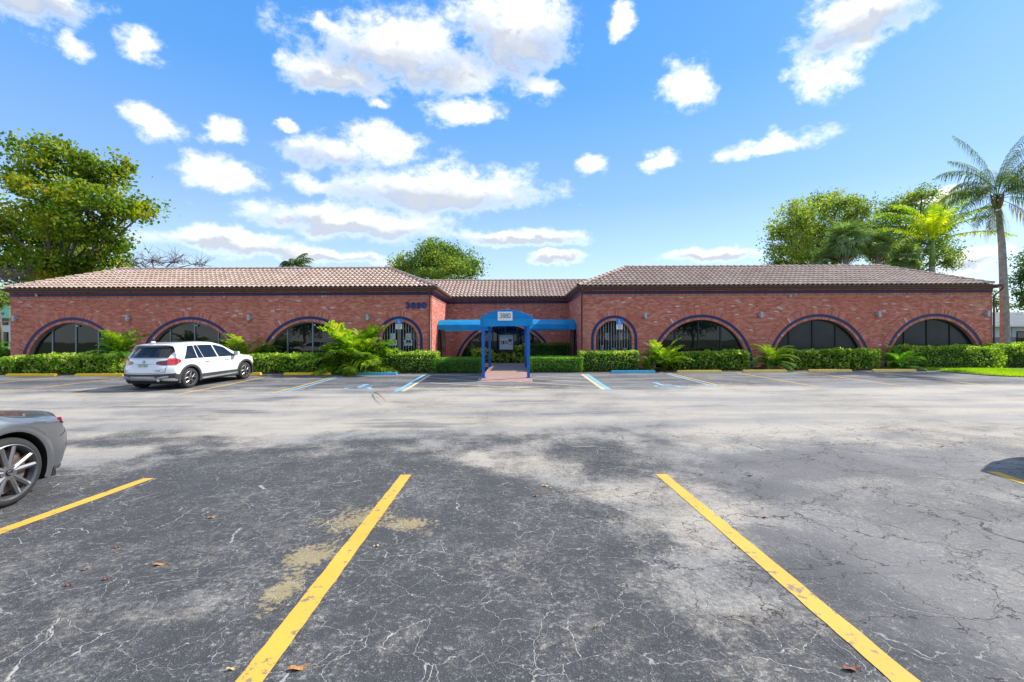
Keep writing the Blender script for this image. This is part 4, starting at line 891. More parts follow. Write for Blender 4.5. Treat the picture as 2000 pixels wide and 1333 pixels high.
# ------------------------------------------------------------------ broadleaf trees
def tree(name, label, cat, foot, Y, lobes, nclump, nleaf, lsize, lmat, bark, tr=.35, seed=1, cr=.55, group=None, bare=False, aspect=.6):
    """foot: pixel x of trunk; lobes: (px,py,rx,ry) outlines as seen in the photograph, given real depth"""
    rg = random.Random(seed); g = np.random.default_rng(seed); k = Y / FPX
    base = at(foot, 700, Y); root = empty(name, (base.x, Y, 0), label, cat, group); L = []
    for i, (px, py, rx, ry) in enumerate(lobes):
        dy = rg.uniform(-.7, .7) * rx * k; c = at(px, py, Y + dy) - root.location; L.append((c, rx * k * .9, (rx + ry) / 2 * k * .9, ry * k * .9))
    zmin = min(c.z - r[2] for c, *r in L); fork = Vector((rg.uniform(-.3, .3), 0, max(1.6, zmin * .9 + .6)))
    tb = MB(); tb.tube([(0, 0, -.05), (.05, 0, fork.z * .5), fork], [tr * 1.15, tr * .85, tr * .75], 9); trunk = tb.build('trunk', bark, root, smooth=True)
    bb = MB(); tips = []
    for c, rx, ry, rz in L:
        mid = fork.lerp(c, .5) + Vector((rg.uniform(-.4, .4), rg.uniform(-.4, .4), rg.uniform(-.2, .5))); e = c + Vector((0, 0, rz * .3))
        bb.tube([fork, mid, c, e], [tr * .4, tr * .24, tr * .12, tr * .05], 6, cap=False)
        tot = sum(q[1] * q[3] for q in L); nc = max(4, int(nclump * rx * rz / tot))
        for j in range(nc):
            d = Vector(g.normal(size=3)).normalized(); q = rg.random() ** .42; p = c + Vector((d.x * rx * q, d.y * ry * q, d.z * rz * q)); tips.append((p, q))
            if j % 3 == 0 or bare:
                m2 = c.lerp(p, .5) + Vector((rg.uniform(-.3, .3), rg.uniform(-.3, .3), -.1)) * min(1, rx)
                bb.tube([c, m2, p], [tr * .13, tr * .08, .015], 4, cap=False)
                if bare:
                    for _ in range(3): e2 = p + Vector((rg.uniform(-.9, .9), rg.uniform(-.7, .7), rg.uniform(-.1, .9))); bb.tube([m2.lerp(p, .6), e2], [.022, .007], 3, cap=False)
    bb.build('branches', bark, root, smooth=True)
    if nleaf:
        P = np.array([t[0] for t in tips]); idx = np.repeat(np.arange(len(P)), nleaf); r3 = g.normal(size=(len(idx), 3)) * np.array([cr, cr, cr * .55]) * g.uniform(.5, 1.15, (len(P), 1))[idx]
        C = P[idx] + r3; C[:, 2] -= .12 * (r3[:, 0] ** 2 + r3[:, 1] ** 2)
        link('crown', quads_mesh('crown', leaf_quads(C, lsize, aspect, .25, g), lmat), root, None, 'stuff')
    return root
Tl = [(95, 300, 75, 38), (150, 330, 60, 45), (60, 350, 50, 45), (185, 350, 65, 40), (225, 330, 38, 30), (90, 400, 85, 60), (170, 410, 80, 55), (40, 430, 50, 45), (235, 395, 55, 28), (262, 412, 62, 20), (110, 470, 95, 60), (190, 465, 65, 45), (30, 490, 50, 40), (150, 520, 75, 40), (205, 515, 45, 35), (85, 525, 65, 40), (240, 470, 28, 16), (60, 525, 60, 32), (120, 540, 70, 24), (10, 520, 34, 28), (295, 405, 34, 10), (-10, 430, 35, 40), (-30, 500, 40, 40)]
tree('sea_almond_tree', 'tall bright green broadleaf tree rising behind the left end of the roof', 'tree', 108, 33 * S, Tl, 640, 44, .28, M['almond_leaf'], M['bark'], .38, 3, cr=.52, aspect=.75)
for i, (px, py) in enumerate([(318, 404), (332, 413), (262, 365), (178, 268), (140, 274)]): pass
tree('bare_tree', 'leafless grey branched tree behind the left roof ridge', 'tree', 300, 36 * S, [(265, 512, 30, 26), (300, 508, 34, 26), (340, 512, 36, 24), (385, 515, 28, 18), (245, 520, 20, 20)], 90, 0, .1, M['oak_leaf'], M['twig_grey'], .22, 5, bare=True)
tree('bare_tree', 'thin bare pale branches at the far left edge beside the roof corner', 'tree', -50, 30 * S, [(20, 545, 28, 22), (50, 535, 26, 22), (-5, 540, 22, 25)], 46, 0, .1, M['oak_leaf'], M['bark_pale'], .12, 6, bare=True)
tree('round_tree', 'round green tree behind the low centre roof', 'tree', 858, 46 * S, [(850, 505, 62, 32), (800, 520, 40, 24), (890, 505, 45, 32), (915, 525, 34, 24), (850, 485, 40, 20), (780, 532, 30, 18), (870, 535, 70, 30)], 420, 36, .26, M['oak_leaf'], M['bark'], .35, 7, cr=.5)
tree('spreading_tree', 'wide feathery olive green tree behind the right roof, left half', 'tree', 1590, 42 * S, [(1560, 430, 50, 42), (1610, 405, 60, 28), (1545, 480, 45, 40), (1600, 450, 70, 45), (1640, 395, 34, 20), (1530, 510, 30, 28), (1590, 500, 60, 35), (1505 + 15, 450, 22, 22), (1665, 430, 40, 36), (1680, 405, 26, 18)], 620, 34, .24, M['olive_leaf'], M['bark'], .4, 8, cr=.55)
tree('spreading_tree', 'dark olive tree behind the yellow palm, right half of the clump', 'tree', 1790, 44 * S, [(1780, 400, 40, 34), (1745, 415, 35, 26), (1800, 380, 28, 20), (1810, 430, 45, 36), (1730, 450, 50, 36), (1790, 470, 60, 40), (1845, 490, 26, 30), (1850, 510, 22, 24), (1700, 480, 45, 35), (1750, 510, 60, 30), (1835, 440, 30, 26)], 560, 32, .24, M['oak_leaf'], M['bark'], .4, 9, cr=.55)
tree('roadside_tree', 'dark tree cut by the right edge behind the foreground palm', 'tree', 2015, 38 * S, [(2005, 520, 26, 40), (2010, 570, 26, 40), (1995, 590, 16, 26), (2040, 520, 40, 50), (1992, 545, 12, 16)], 200, 30, .2, M['far_leaf'], M['bark'], .25, 10, cr=.4)
tree('far_tree', 'dark far tree between the roof end and the grey roofed house', 'tree', 1948, 60 * S, [(1946, 590, 10, 20), (1940, 575, 8, 12), (1956, 598, 8, 12)], 40, 26, .22, M['far_leaf'], M['bark'], .2, 11, cr=.5)
tree('low_shrub_tree', 'yellow green bush seen at the left edge just below the roof corner', 'tree', 2, 40 * S, [(5, 575, 22, 24), (-25, 580, 30, 30), (8, 590, 12, 12)], 90, 30, .22, M['olive_leaf'], M['bark'], .15, 12, cr=.4)
# street trees across the road behind the photographer, seen mirrored in the glass
for i, (x, y) in enumerate([(-22, -26), (-9, -30), (4, -27), (17, -31), (30, -26), (-36, -29)]):
    if i == 0:
        rt = empty('street_tree', (x, y, 0), 'green street tree behind the photographer, only mirrored in the windows', 'tree', 'street trees mirrored in the windows'); g = np.random.default_rng(50)
        q = MB(); q.tube([(0, 0, 0), (.1, 0, 2.2), (0, .1, 4.5)], [.3, .22, .12], 7); q.build('trunk', M['bark'], rt)
        d = rnd_dirs(330, 0, g); C = d * np.array([6.5, 4.5, 3.6]) * g.uniform(.35, 1, (330, 1)) + np.array([0, 0, 5.6]); C = np.repeat(C, 24, 0) + g.normal(size=(330 * 24, 3)) * .6
        link('crown', quads_mesh('crown', leaf_quads(C, .4, .6, .2, g), M['far_leaf']), rt, None, 'stuff')
    else: c = copy_tree(rt); c.location = (x, y, 0); c.rotation_euler.z = i; c.scale = (1, 1, .85 + .08 * i)

# ------------------------------------------------------------------ palms
def palm_trunk(root, pts, rads, mat, rings=True, n=12):
    mb = MB(); P = []; Rr_ = []; tot = len(pts) - 1
    for i in range(tot):
        a, b = Vector(pts[i]), Vector(pts[i + 1]); m = max(2, int((b - a).length / .09))
        for k in range(m): t = k / m; P.append(a.lerp(b, t)); Rr_.append((rads[i] + (rads[i + 1] - rads[i]) * t) * (1.035 if rings and k % 2 else 1))
    P.append(Vector(pts[-1])); Rr_.append(rads[-1]); mb.tube(P, Rr_, n); return mb.build('trunk', mat, root, smooth=True)
pb = G(1965, 715.5); YP = pb.y
qp = empty('queen_palm', (pb.x, YP, gz(YP)), 'tall grey trunked palm with windblown drooping fronds on the lawn corner', 'palm tree')
rel = lambda px, py, Y=YP: at(px, py, Y) - qp.location
c0 = rel(1948, 392)
palm_trunk(qp, [(0, 0, 0), rel(1963, 690), rel(1962, 600), rel(1957, 480), rel(1950, 412)], [.235, .205, .19, .155, .12], M['trunk_palm'])
mb = MB()
for i in range(12):
    a = i * 2.4; mb.tube([c0 + Vector((math.cos(a) * .10, math.sin(a) * .10, -.45)), c0 + Vector((math.cos(a) * .20, math.sin(a) * .2, -.05)), c0 + Vector((math.cos(a) * .26, math.sin(a) * .26, .32))], [.05, .055, .02], 5)
mb.build('leaf_bases', M['frond_dead'], qp)
QF = M['queen_frond']
# fronds: azimuth in the picture plane (0 = right, 180 = left), start elevation, bend, length
spec = [(176, 55, 110, 2.9), (170, 30, 95, 2.9), (188, 12, 80, 2.8), (160, 70, 105, 2.6), (150, 82, 40, 3.1), (120, 78, 60, 2.6), (200, 40, 100, 2.7), (230, 55, 100, 2.5), (250, 30, 95, 2.4), (280, 50, 110, 2.6), (300, 65, 90, 2.6),
        (10, 60, 70, 3.0), (-8, 45, 75, 3.1), (20, 75, 60, 3.0), (-20, 25, 80, 3.0), (0, 10, 75, 2.8), (35, 66, 80, 2.8), (60, 70, 70, 2.7), (90, 60, 90, 2.6), (130, 50, 100, 2.6), (-35, 68, 70, 2.8), (330, 50, 80, 2.9), (5, 84, 45, 2.9), (345, 72, 65, 3.0), (190, -20, 55, 2.4), (-10, -25, 55, 2.5), (210, -40, 45, 2.3)]
for i, (az, el_, bd, L) in enumerate(spec):
    dead = el_ < -10
    L *= 1.42 if el_ > 60 else 1.05
    me = frond('queen_frond', L, 58, .60, .036, R(el_), R(bd), 1.05, M['frond_dead'] if dead and i % 2 else QF, 100 + i, stalk=.22, rw=.022, vee=.05, wind=.05)
    o = place('frond', me, qp, c0 + Vector((0, 0, .1)), R(az + rng.uniform(-8, 8)))
    if dead and i % 2: o['label'] = 'dead brown hanging frond'
for i, (px, py, py2) in enumerate(((1912, 425, 470), (1966, 430, 520), (1922, 420, 500), (1972, 405, 455))):
    a = rel(px, py - 40 + 20); me = frond('dead_frond', 2.4, 34, .32, .02, R(-30), R(58), .9, M['frond_dead'], 140 + i, stalk=.15, rw=.02, vee=0)
    o = place('frond', me, qp, c0 + Vector((0, 0, -.2)), R(180 if px < 1950 else 10) + i * .3); o['label'] = 'dead brown hanging frond'
# yellow green palm behind the right roof
YY = 35.5 * S; yb_ = at(1822, 700, YY); yp = empty('feather_palm', (yb_.x, YY, 0), 'bright yellow green feather palm with smooth green stem behind the right roof', 'palm tree'); ry = lambda px, py: at(px, py, YY) - yp.location
simple('crownshaft', (.14, .25, .035), .4, var=.2)
palm_trunk(yp, [(0, 0, 0), ry(1821, 540), ry(1820, 521)], [.26, .24, .22], M['trunk_palm']); mb = MB(); mb.tube([ry(1820, 521), ry(1821, 495), ry(1822, 470)], [.23, .20, .11], 10); mb.build('crownshaft', M['crownshaft'], yp, smooth=True)
cy = ry(1822, 472); k = YY / FPX; YFm = M['yellow_frond']
for i, (az, el_, bd, L) in enumerate([(8, 68, 45, 112), (-5, 35, 60, 108), (20, 45, 60, 105), (-18, 12, 55, 112), (172, 66, 80, 90), (184, 42, 75, 112), (165, 25, 70, 112), (195, 5, 60, 100), (150, 75, 70, 80), (230, 50, 80, 95), (270, 62, 85, 90), (300, 45, 80, 95), (30, 75, 55, 95), (90, 60, 70, 90), (350, 56, 55, 110)]):
    me = frond('feather_frond', L * k * 1.22, 46, 21 * k, .10, R(el_ + 8), R(bd * .85), .55, YFm, 200 + i, stalk=.14, rw=.05, vee=.25); place('frond', me, yp, cy, R(az + rng.uniform(-5, 5)))
# small windblown palm over the left roof
YS = 42 * S; sb = at(580, 700, YS); sp = empty('small_palm', (sb.x, YS, 0), 'small dark windblown palm top showing over the left roof ridge', 'palm tree'); rs = lambda px, py: at(px, py, YS) - sp.location; k = YS / FPX
palm_trunk(sp, [(0, 0, 0), rs(571, 600), rs(571, 524)], [.2, .17, .13], M['trunk_palm'], False, 8)
for i, (az, el_, bd, L) in enumerate([(5, 74, 70, 42), (0, 55, 80, 46), (-10, 40, 60, 42), (178, 60, 120, 26), (170, 80, 130, 26), (190, 30, 90, 24), (20, 20, 50, 44), (300, 60, 80, 30), (60, 60, 80, 30)]):
    me = frond('small_frond', L * k, 26, 13 * k, .09, R(el_), R(bd), .7, M['far_leaf'], 230 + i, rw=.03, vee=.1, wind=.4); place('frond', me, sp, rs(571, 522), R(az))
# fan palms in front of the spreading trees
fans = [fan_mesh('fan_leaf', 1.0, M['sabal_leaf'], s, droop=d) for s, d in ((1, .12), (2, .3), (3, .55))]; fdead = fan_mesh('dead_fan_leaf', .9, M['frond_dead'], 9, droop=1.3, spread=160)
for px, py, rpx, lab, sd in ((1652, 470, 50, 'grey green fan palm at the left of the fan palm group behind the right roof', 1), (1714, 478, 38, 'pale fan palm in the middle of the group behind the right roof', 2), (1768, 505, 38, 'low fan palm just left of the yellow palm stem', 3), (1612, 512, 34, 'low fan palm at the far left of the group, barely over the roof', 4)):
    YF_ = (35.2 + sd * .4) * S; b = at(px, 700, YF_); fp = empty('fan_palm', (b.x, YF_, 0), lab, 'palm tree', 'fan palms behind the right roof'); c = at(px, py, YF_) - fp.location; k = YF_ / FPX; rg = random.Random(sd)
    palm_trunk(fp, [(0, 0, 0), (c.x, c.y, c.z * .6), c], [.22, .2, .2], M['bark_pale'], False, 8)
    for i in range(34):
        a = i * 2.4 + rg.uniform(-.2, .2); t = R(70 - i * 3.6 + rg.uniform(-12, 12))
        o = place('fan_leaf', fans[i % 3], fp, c + Vector((0, 0, .1 * (1 - i / 17))), a, -t, rg.uniform(-.5, .5), rpx * k / 1.55 * rg.uniform(.85, 1.1))
    for i in range(3): o = place('dead_leaf', fdead, fp, c + Vector((0, 0, -.3)), i * 1.1, R(55), 0, rpx * k / 1.6)

# ================================================================== neighbouring buildings
c1 = at(22, 660, 60); x1 = c1.x
nb = wroot('neighbour_shop', (x1 - 12, 60, 0), 'low white shop with mint green sign panel cut by the left edge', 'building'); zt = at(10, 589, 60).z; zg = at(10, 622, 60).z
mb = MB(); mb.box(x1 - 26, x1, 60, 75, 0, zt); mb.build('wall', M['stucco_white'], nb)
mb = MB(); mb.box(x1 - 25.9, x1 + .02, 59.85, 59.995, zg, zt - .1); sg_ = mb.build('sign_panel', M['mint_green'], nb)
mb = MB(); mb.prism([Vector((x1 - 1.1 + 1.0 * math.cos(t), 59.83, (zg + zt) / 2 + .3 + 1.0 * math.sin(t))) for t in np.linspace(R(150), R(285), 9)] + [Vector((x1 - .75 + .85 * math.cos(t), 59.83, (zg + zt) / 2 + .45 + .85 * math.sin(t))) for t in np.linspace(R(275), R(165), 9)], (0, -.02, 0)); mb.build('crescent_emblem', M['leaf_green_logo'], sg_)
mb = MB(); mb.box(x1 - 25.9, x1 + .05, 59.7, 59.994, zg - .35, zg - .05); mb.build('canopy_band', M['brown_trim'], nb)
zw = at(10, 640, 60).z
for i in range(6):
    for za, zb in ((zw + .35, zg - .55), (1.0, zw - .6)):
        mb = MB(); xx = x1 - .35 - i * 2.0; mb.box(xx - 1.3, xx, 59.9, 59.99, za, zb); w_ = mb.build('window', M['frame_dark'], nb); mb = MB(); mb.box(xx - 1.2, xx - .1, 59.86, 59.896, za + .1, zb - .1); mb.build('pane', M['window_glass'], w_)
YH = 46 * S; xh = at(1936, 660, YH).x
hs = wroot('neighbour_house', (xh + 8, YH, 0), 'white house with grey shingle roof and grey lower band beyond the palm', 'building'); za, zr = at(1970, 635, YH).z, at(1970, 611, YH + 4).z; zbnd = at(1970, 659, YH).z
mb = MB(); mb.box(xh, xh + 22, YH, YH + 10, zbnd, za); mb.build('wall', M['stucco_white'], hs)
mb = MB(); mb.box(xh - .02, xh + 22.02, YH - .03, YH + 10, 0, zbnd); mb.build('lower_wall', M['grey_band'], hs)
mb = MB(); mb.prism([Vector((xh - .6, YH - .7, za - .02)), Vector((xh - .6, YH + 5, zr + .1)), Vector((xh - .6, YH + 11, za - .02))], (23.5, 0, 0)); mb.build('roof', M['shingle'], hs)
mb = MB(); mb.box(xh - .6, xh + 23, YH - .76, YH - .7, za - .22, za - .02); mb.build('fascia', M['white_paint'], hs)
for xq, ww, z0_, z1_ in ((at(1996, 650, YH).x, 1.4, .05, 2.3), (at(2030, 650, YH).x, 1.8, 1., 2.2)):
    mb = MB(); mb.box(xq - ww / 2, xq + ww / 2, YH - .09, YH - .032, z0_, z1_); d_ = mb.build('door' if z0_ < .5 else 'window', M['frame_dark'], hs); mb = MB(); mb.box(xq - ww / 2 + .1, xq + ww / 2 - .1, YH - .11, YH - .091, z0_ + .5, z1_ - .12); mb.build('pane', M['window_glass'], d_)
mb = MB(); xq = at(1985, 650, YH).x; mb.box(xq - .55, xq + .02, YH - .06, YH - .031, zbnd + .002, za - .03); mb.build('wall_panel', M['lamp_grey'], hs)
# far tree line so the horizon is not bare
g = np.random.default_rng(77); C = []
for x in np.arange(-420, 421, 3.2):
    if -30 < x < 30 and False: continue
    for _ in range(26): C.append((x + g.normal() * 3, 190 + g.normal() * 5, max(.5, g.uniform(0, 1) ** .7 * (6.5 + 2.5 * math.sin(x * .05) + 1.5 * math.sin(x * .17)))))
tl = link('tree_line', quads_mesh('tree_line', leaf_quads(np.array(C), 2.2, .7, 0, g), M['far_leaf'])); tag(tl, 'far dark tree line along the horizon beyond the neighbouring buildings', 'trees', kind='stuff')
# ================================================================== vehicles
def car_paint(name, col, metal=0., rough=.3):
    m, t, p, o = mk(name); n = t.noise(t.obj(), 2.5, 3); t.put(p.inputs['Base Color'], t.ramp(n, [(.3, tuple(q * .95 for q in col)), (.7, col)]))
    p.inputs['Metallic'].default_value = metal; p.inputs['Roughness'].default_value = rough; p.inputs['Coat Weight'].default_value = 1; p.inputs['Coat Roughness'].default_value = .04
car_paint('white_body', (.74, .75, .76)); car_paint('silver_body', (.21, .22, .23), .7, .3)
simple('cladding', (.045, .047, .05), .6, var=.15); simple('tyre_rubber', (.022, .022, .023), .85, var=.2, nscale=20); simple('alloy', (.24, .24, .25), .38, metal=.8, var=.08); simple('alloy_dark', (.05, .05, .055), .4, metal=.7)
simple('skid_silver', (.42, .43, .44), .35, metal=.4); simple('lamp_red', (.62, .006, .014), .12, coat=1, var=.2); simple('lamp_dark_red', (.20, .006, .012), .15, coat=1); simple('chrome', (.7, .7, .7), .1, metal=1); simple('seam', (.01, .01, .01), .8); simple('plate_base', (.50, .58, .50), .5); simple('plate_green', (.03, .20, .09), .5); simple('plate_orange', (.75, .30, .05), .5); simple('rust_disc', (.22, .16, .13), .5, metal=.6); simple('logo_blue', (.02, .12, .45), .4); simple('badge_black', (.015, .015, .015), .4); simple('lamp_clear', (.55, .56, .58), .1, coat=1)
class Car:
    def __init__(s, Y0, L, top, bot, wid, rear, plan_r, plan_f, belt, tumble, front=None, crown=.05):
        s.Y0, s.L, s.top, s.bot, s.wid, s.rear, s.pr, s.pf, s.belt, s.tb, s.crown = Y0, L, top, bot, wid, rear, plan_r, plan_f, belt, tumble, crown; s.front = front or [(0, 0), (2, 0)]
    def I(s, T, x): return float(np.interp(x, [q[0] for q in T], [q[1] for q in T]))
    def smooth(s, T, x, w=.07): return .5 * s.I(T, x) + .25 * (s.I(T, x - w) + s.I(T, x + w))
    def W(s, y, z):
        w = s.smooth(s.wid, y, .12); b = s.smooth(s.belt, y, .1)
        w *= 1 - .10 * max(0, (.62 - z)) ** 1.4 - .05 * max(0, z - .7) ** 1.5
        if z > b: w -= (z - b) * s.tb + .02 * min(1, (z - b) / .04)
        return w
    def F(s, u, t, k):
        y = s.Y0 + u * s.L; zt = s.smooth(s.top, y) - s.crown * abs(k) ** 4 * (1 if zt_ok(s, y) else .6); zb = s.smooth(s.bot, y); z = zb + t * (zt - zb)
        fr = max(0, 1 - u / .14) ** 2; ff_ = max(0, 1 - (1 - u) / .16) ** 2
        yy = y + fr * (s.I(s.rear, z) + s.pr * abs(k) ** 3.2) - ff_ * (s.I(s.front, z) + s.pf * abs(k) ** 2.6)
        return Vector((k * s.W(y, z), yy, z))
    def shell(s, name, mat, parent, cuts, nu=64, nt=14, nk=12):
        idx = {}; V = []; Fc = []
        def vid(u, t, k):
            key = (u, t, k)
            if key not in idx: idx[key] = len(V); V.append(s.F(u / nu, t / nt, k * 2 / nk - 1))
            return idx[key]
        for u in range(nu):
            for k in range(nk):
                Fc.append((vid(u, nt, k), vid(u, nt, k + 1), vid(u + 1, nt, k + 1), vid(u + 1, nt, k))); Fc.append((vid(u, 0, k), vid(u + 1, 0, k), vid(u + 1, 0, k + 1), vid(u, 0, k + 1)))
            for t in range(nt):
                Fc.append((vid(u, t, 0), vid(u, t + 1, 0), vid(u + 1, t + 1, 0), vid(u + 1, t, 0))); Fc.append((vid(u, t, nk), vid(u + 1, t, nk), vid(u + 1, t + 1, nk), vid(u, t + 1, nk)))
        for t in range(nt):
            for k in range(nk): Fc.append((vid(0, t, k), vid(0, t, k + 1), vid(0, t + 1, k + 1), vid(0, t + 1, k))); Fc.append((vid(nu, t, k), vid(nu, t + 1, k), vid(nu, t + 1, k + 1), vid(nu, t, k + 1)))
        me = bpy.data.meshes.new(name); me.from_pydata([tuple(v) for v in V], [], Fc); me.materials.append(mat); bm = bmesh.new(); bm.from_mesh(me); bmesh.ops.recalc_face_normals(bm, faces=bm.faces); bm.to_mesh(me); bm.free()
        o = bpy.data.objects.new('tmp', me); COL.objects.link(o); m = o.modifiers.new('s', 'SUBSURF'); m.levels = 1; m.render_levels = 1
        tmp = []
        for (yc, zc, r) in cuts:
            q = MB(); q.lathe([(-1.2, .001), (-1.2, r), (-.52, r), (-.52, .001)], 40, 'X', (0, yc, zc)); q.lathe([(.52, .001), (.52, r), (1.2, r), (1.2, .001)], 40, 'X', (0, yc, zc)); c = q.build('cut', mat); bm = bmesh.new(); bm.from_mesh(c.data); bmesh.ops.remove_doubles(bm, verts=bm.verts, dist=.002); bmesh.ops.recalc_face_normals(bm, faces=bm.faces); bm.to_mesh(c.data); bm.free()
            b = o.modifiers.new('b', 'BOOLEAN'); b.object = c; b.operation = 'DIFFERENCE'; b.solver = 'EXACT'; tmp.append(c)
        dg = bpy.context.evaluated_depsgraph_get(); res = bpy.data.meshes.new_from_object(o.evaluated_get(dg)); res.name = name
        for c in tmp + [o]: bpy.data.objects.remove(c)
        res.polygons.foreach_set('use_smooth', [True] * len(res.polygons)); 
        try: res.set_sharp_from_angle(angle=R(38))
        except Exception: pass
        return link(name, res, parent)
    def patch(s, name, mat, parent, fn, nu=10, nv=6, off=.006, th=.012):
        """fn(a,b)->(u,t,k) surface coordinates"""
        P = [[s.F(*fn(i / nu, j / nv)) for j in range(nv + 1)] for i in range(nu + 1)]; V = []; e = 1e-3
        cen = Vector((0, s.Y0 + s.L / 2, .7)); N = [[None] * (nv + 1) for _ in range(nu + 1)]
        for i in range(nu + 1):
            for j in range(nv + 1):
                a = P[min(nu, i + 1)][j] - P[max(0, i - 1)][j]; b = P[i][min(nv, j + 1)] - P[i][max(0, j - 1)]; n = a.cross(b)
                n = n.normalized() if n.length > 1e-9 else Vector((0, 0, 1)); 
                if n.dot(P[i][j] - cen) < 0: n = -n
                N[i][j] = n
        m = (nu + 1) * (nv + 1)
        for d in (off, off - th): V += [tuple(P[i][j] + N[i][j] * d) for i in range(nu + 1) for j in range(nv + 1)]
        I = lambda i, j: i * (nv + 1) + j
        Fq = [(I(i, j), I(i + 1, j), I(i + 1, j + 1), I(i, j + 1)) for i in range(nu) for j in range(nv)]
        rim = [I(i, 0) for i in range(nu)] + [I(nu, j) for j in range(nv)] + [I(i, nv) for i in range(nu, 0, -1)] + [I(0, j) for j in range(nv, 0, -1)]
        Fq += [(rim[q], rim[(q + 1) % len(rim)], rim[(q + 1) % len(rim)] + m, rim[q] + m) for q in range(len(rim))]
        return MB().add(V, Fq).build(name, mat, parent, smooth=False)
    def tz(s, u, z, k):                                   # t for a height
        y = s.Y0 + u * s.L; zt = s.smooth(s.top, y) - s.crown * abs(k) ** 4 * (1 if zt_ok(s, y) else .6); zb = s.smooth(s.bot, y); return (z - zb) / (zt - zb)
    def side(s, sgn, y, z): u = (y - s.Y0) / s.L; return (u, s.tz(u, z, 1), sgn)
    def rearp(s, x, z):
        w = s.W(s.Y0, z); k = max(-1, min(1, x / w)); return (0, s.tz(0, z, k), k)
def zt_ok(s, y): return True
def wheel(parent, x, y, r, wd, sgn, style, tyre='tyre_rubber', rimr=None):
    rr = rimr or r * .70; w = empty('wheel', (x, y, r)); w.parent = parent
    q = MB(); q.lathe([(-wd / 2, rr), (-wd / 2 - .004, rr + .02), (-wd / 2 + .006, r - .03), (-wd / 2 + .03, r - .004), (-wd / 4, r), (wd / 4, r), (wd / 2 - .03, r - .004), (wd / 2 - .006, r - .03), (wd / 2 + .004, rr + .02), (wd / 2, rr)], 48, 'X'); q.build('tyre', M[tyre], w, smooth=True)
    q = MB(); o = sgn * wd / 2; q.lathe([(o, rr + .002), (o + sgn * .004, rr - .006), (o - sgn * .015, rr - .016), (o - sgn * .06, rr - .028), (-o, rr - .028), (-o, rr)], 48, 'X')
    def spoke(a, r0, r1, w0, w1, tw=0, d0=-.012, d1=-.018, th=.03):
        ca, sa = math.cos(a), math.sin(a); cb, sb = math.cos(a + tw), math.sin(a + tw); V = []
        for (rad, ww, c_, s_, dd) in ((r0, w0, ca, sa, d0), (r1, w1, cb, sb, d1)):
            for e, dep in ((-1, 0), (0, .010), (1, 0), (1, -th), (-1, -th)): V.append((o + sgn * (dd + dep), rad * c_ - e * ww / 2 * s_, rad * s_ + e * ww / 2 * c_))
        q.add(V, [(i, (i + 1) % 5, 5 + (i + 1) % 5, 5 + i) for i in range(5)] + [tuple(range(5)), tuple(range(5, 10))])
    for k in range(5):
        a = R(90) + k * R(72)
        if style == 'y':
            spoke(a, .035, rr * .5, .055, .045); spoke(a, rr * .45, rr - .012, .036, .026, .30); spoke(a, rr * .45, rr - .012, .036, .026, -.30)
        else:
            spoke(a - .16, .05, rr - .010, .045, .040, -.07, -.01, -.014); spoke(a + .16, .05, rr - .010, .045, .040, .07, -.01, -.014)
    q.lathe([(o - sgn * .03, .078), (o - sgn * .006, .074), (o - sgn * .002, .03), (o - sgn * .001, .001)], 24, 'X'); q.build('rim', M['alloy'], w)
    q = MB(); q.lathe([(o - sgn * .07, rr * .78), (o - sgn * .075, rr * .78), (o - sgn * .075, .001)], 32, 'X'); q.lathe([(o - sgn * .07, rr * .78), (o - sgn * .07, .03)], 32, 'X'); q.build('brake_disc', M['rust_disc'], w)
    q = MB(); q.lathe([(o - sgn * .0, .034), (o + sgn * .004, .030), (o + sgn * .005, .001)], 20, 'X'); q.build('hub_cap', M['alloy_dark'], w)
    q = MB(); q.lathe([(o - sgn * .11, rr - .03), (o - sgn * .11, .001)], 32, 'X'); q.build('inner_barrel', M['seam'], w)
    return w

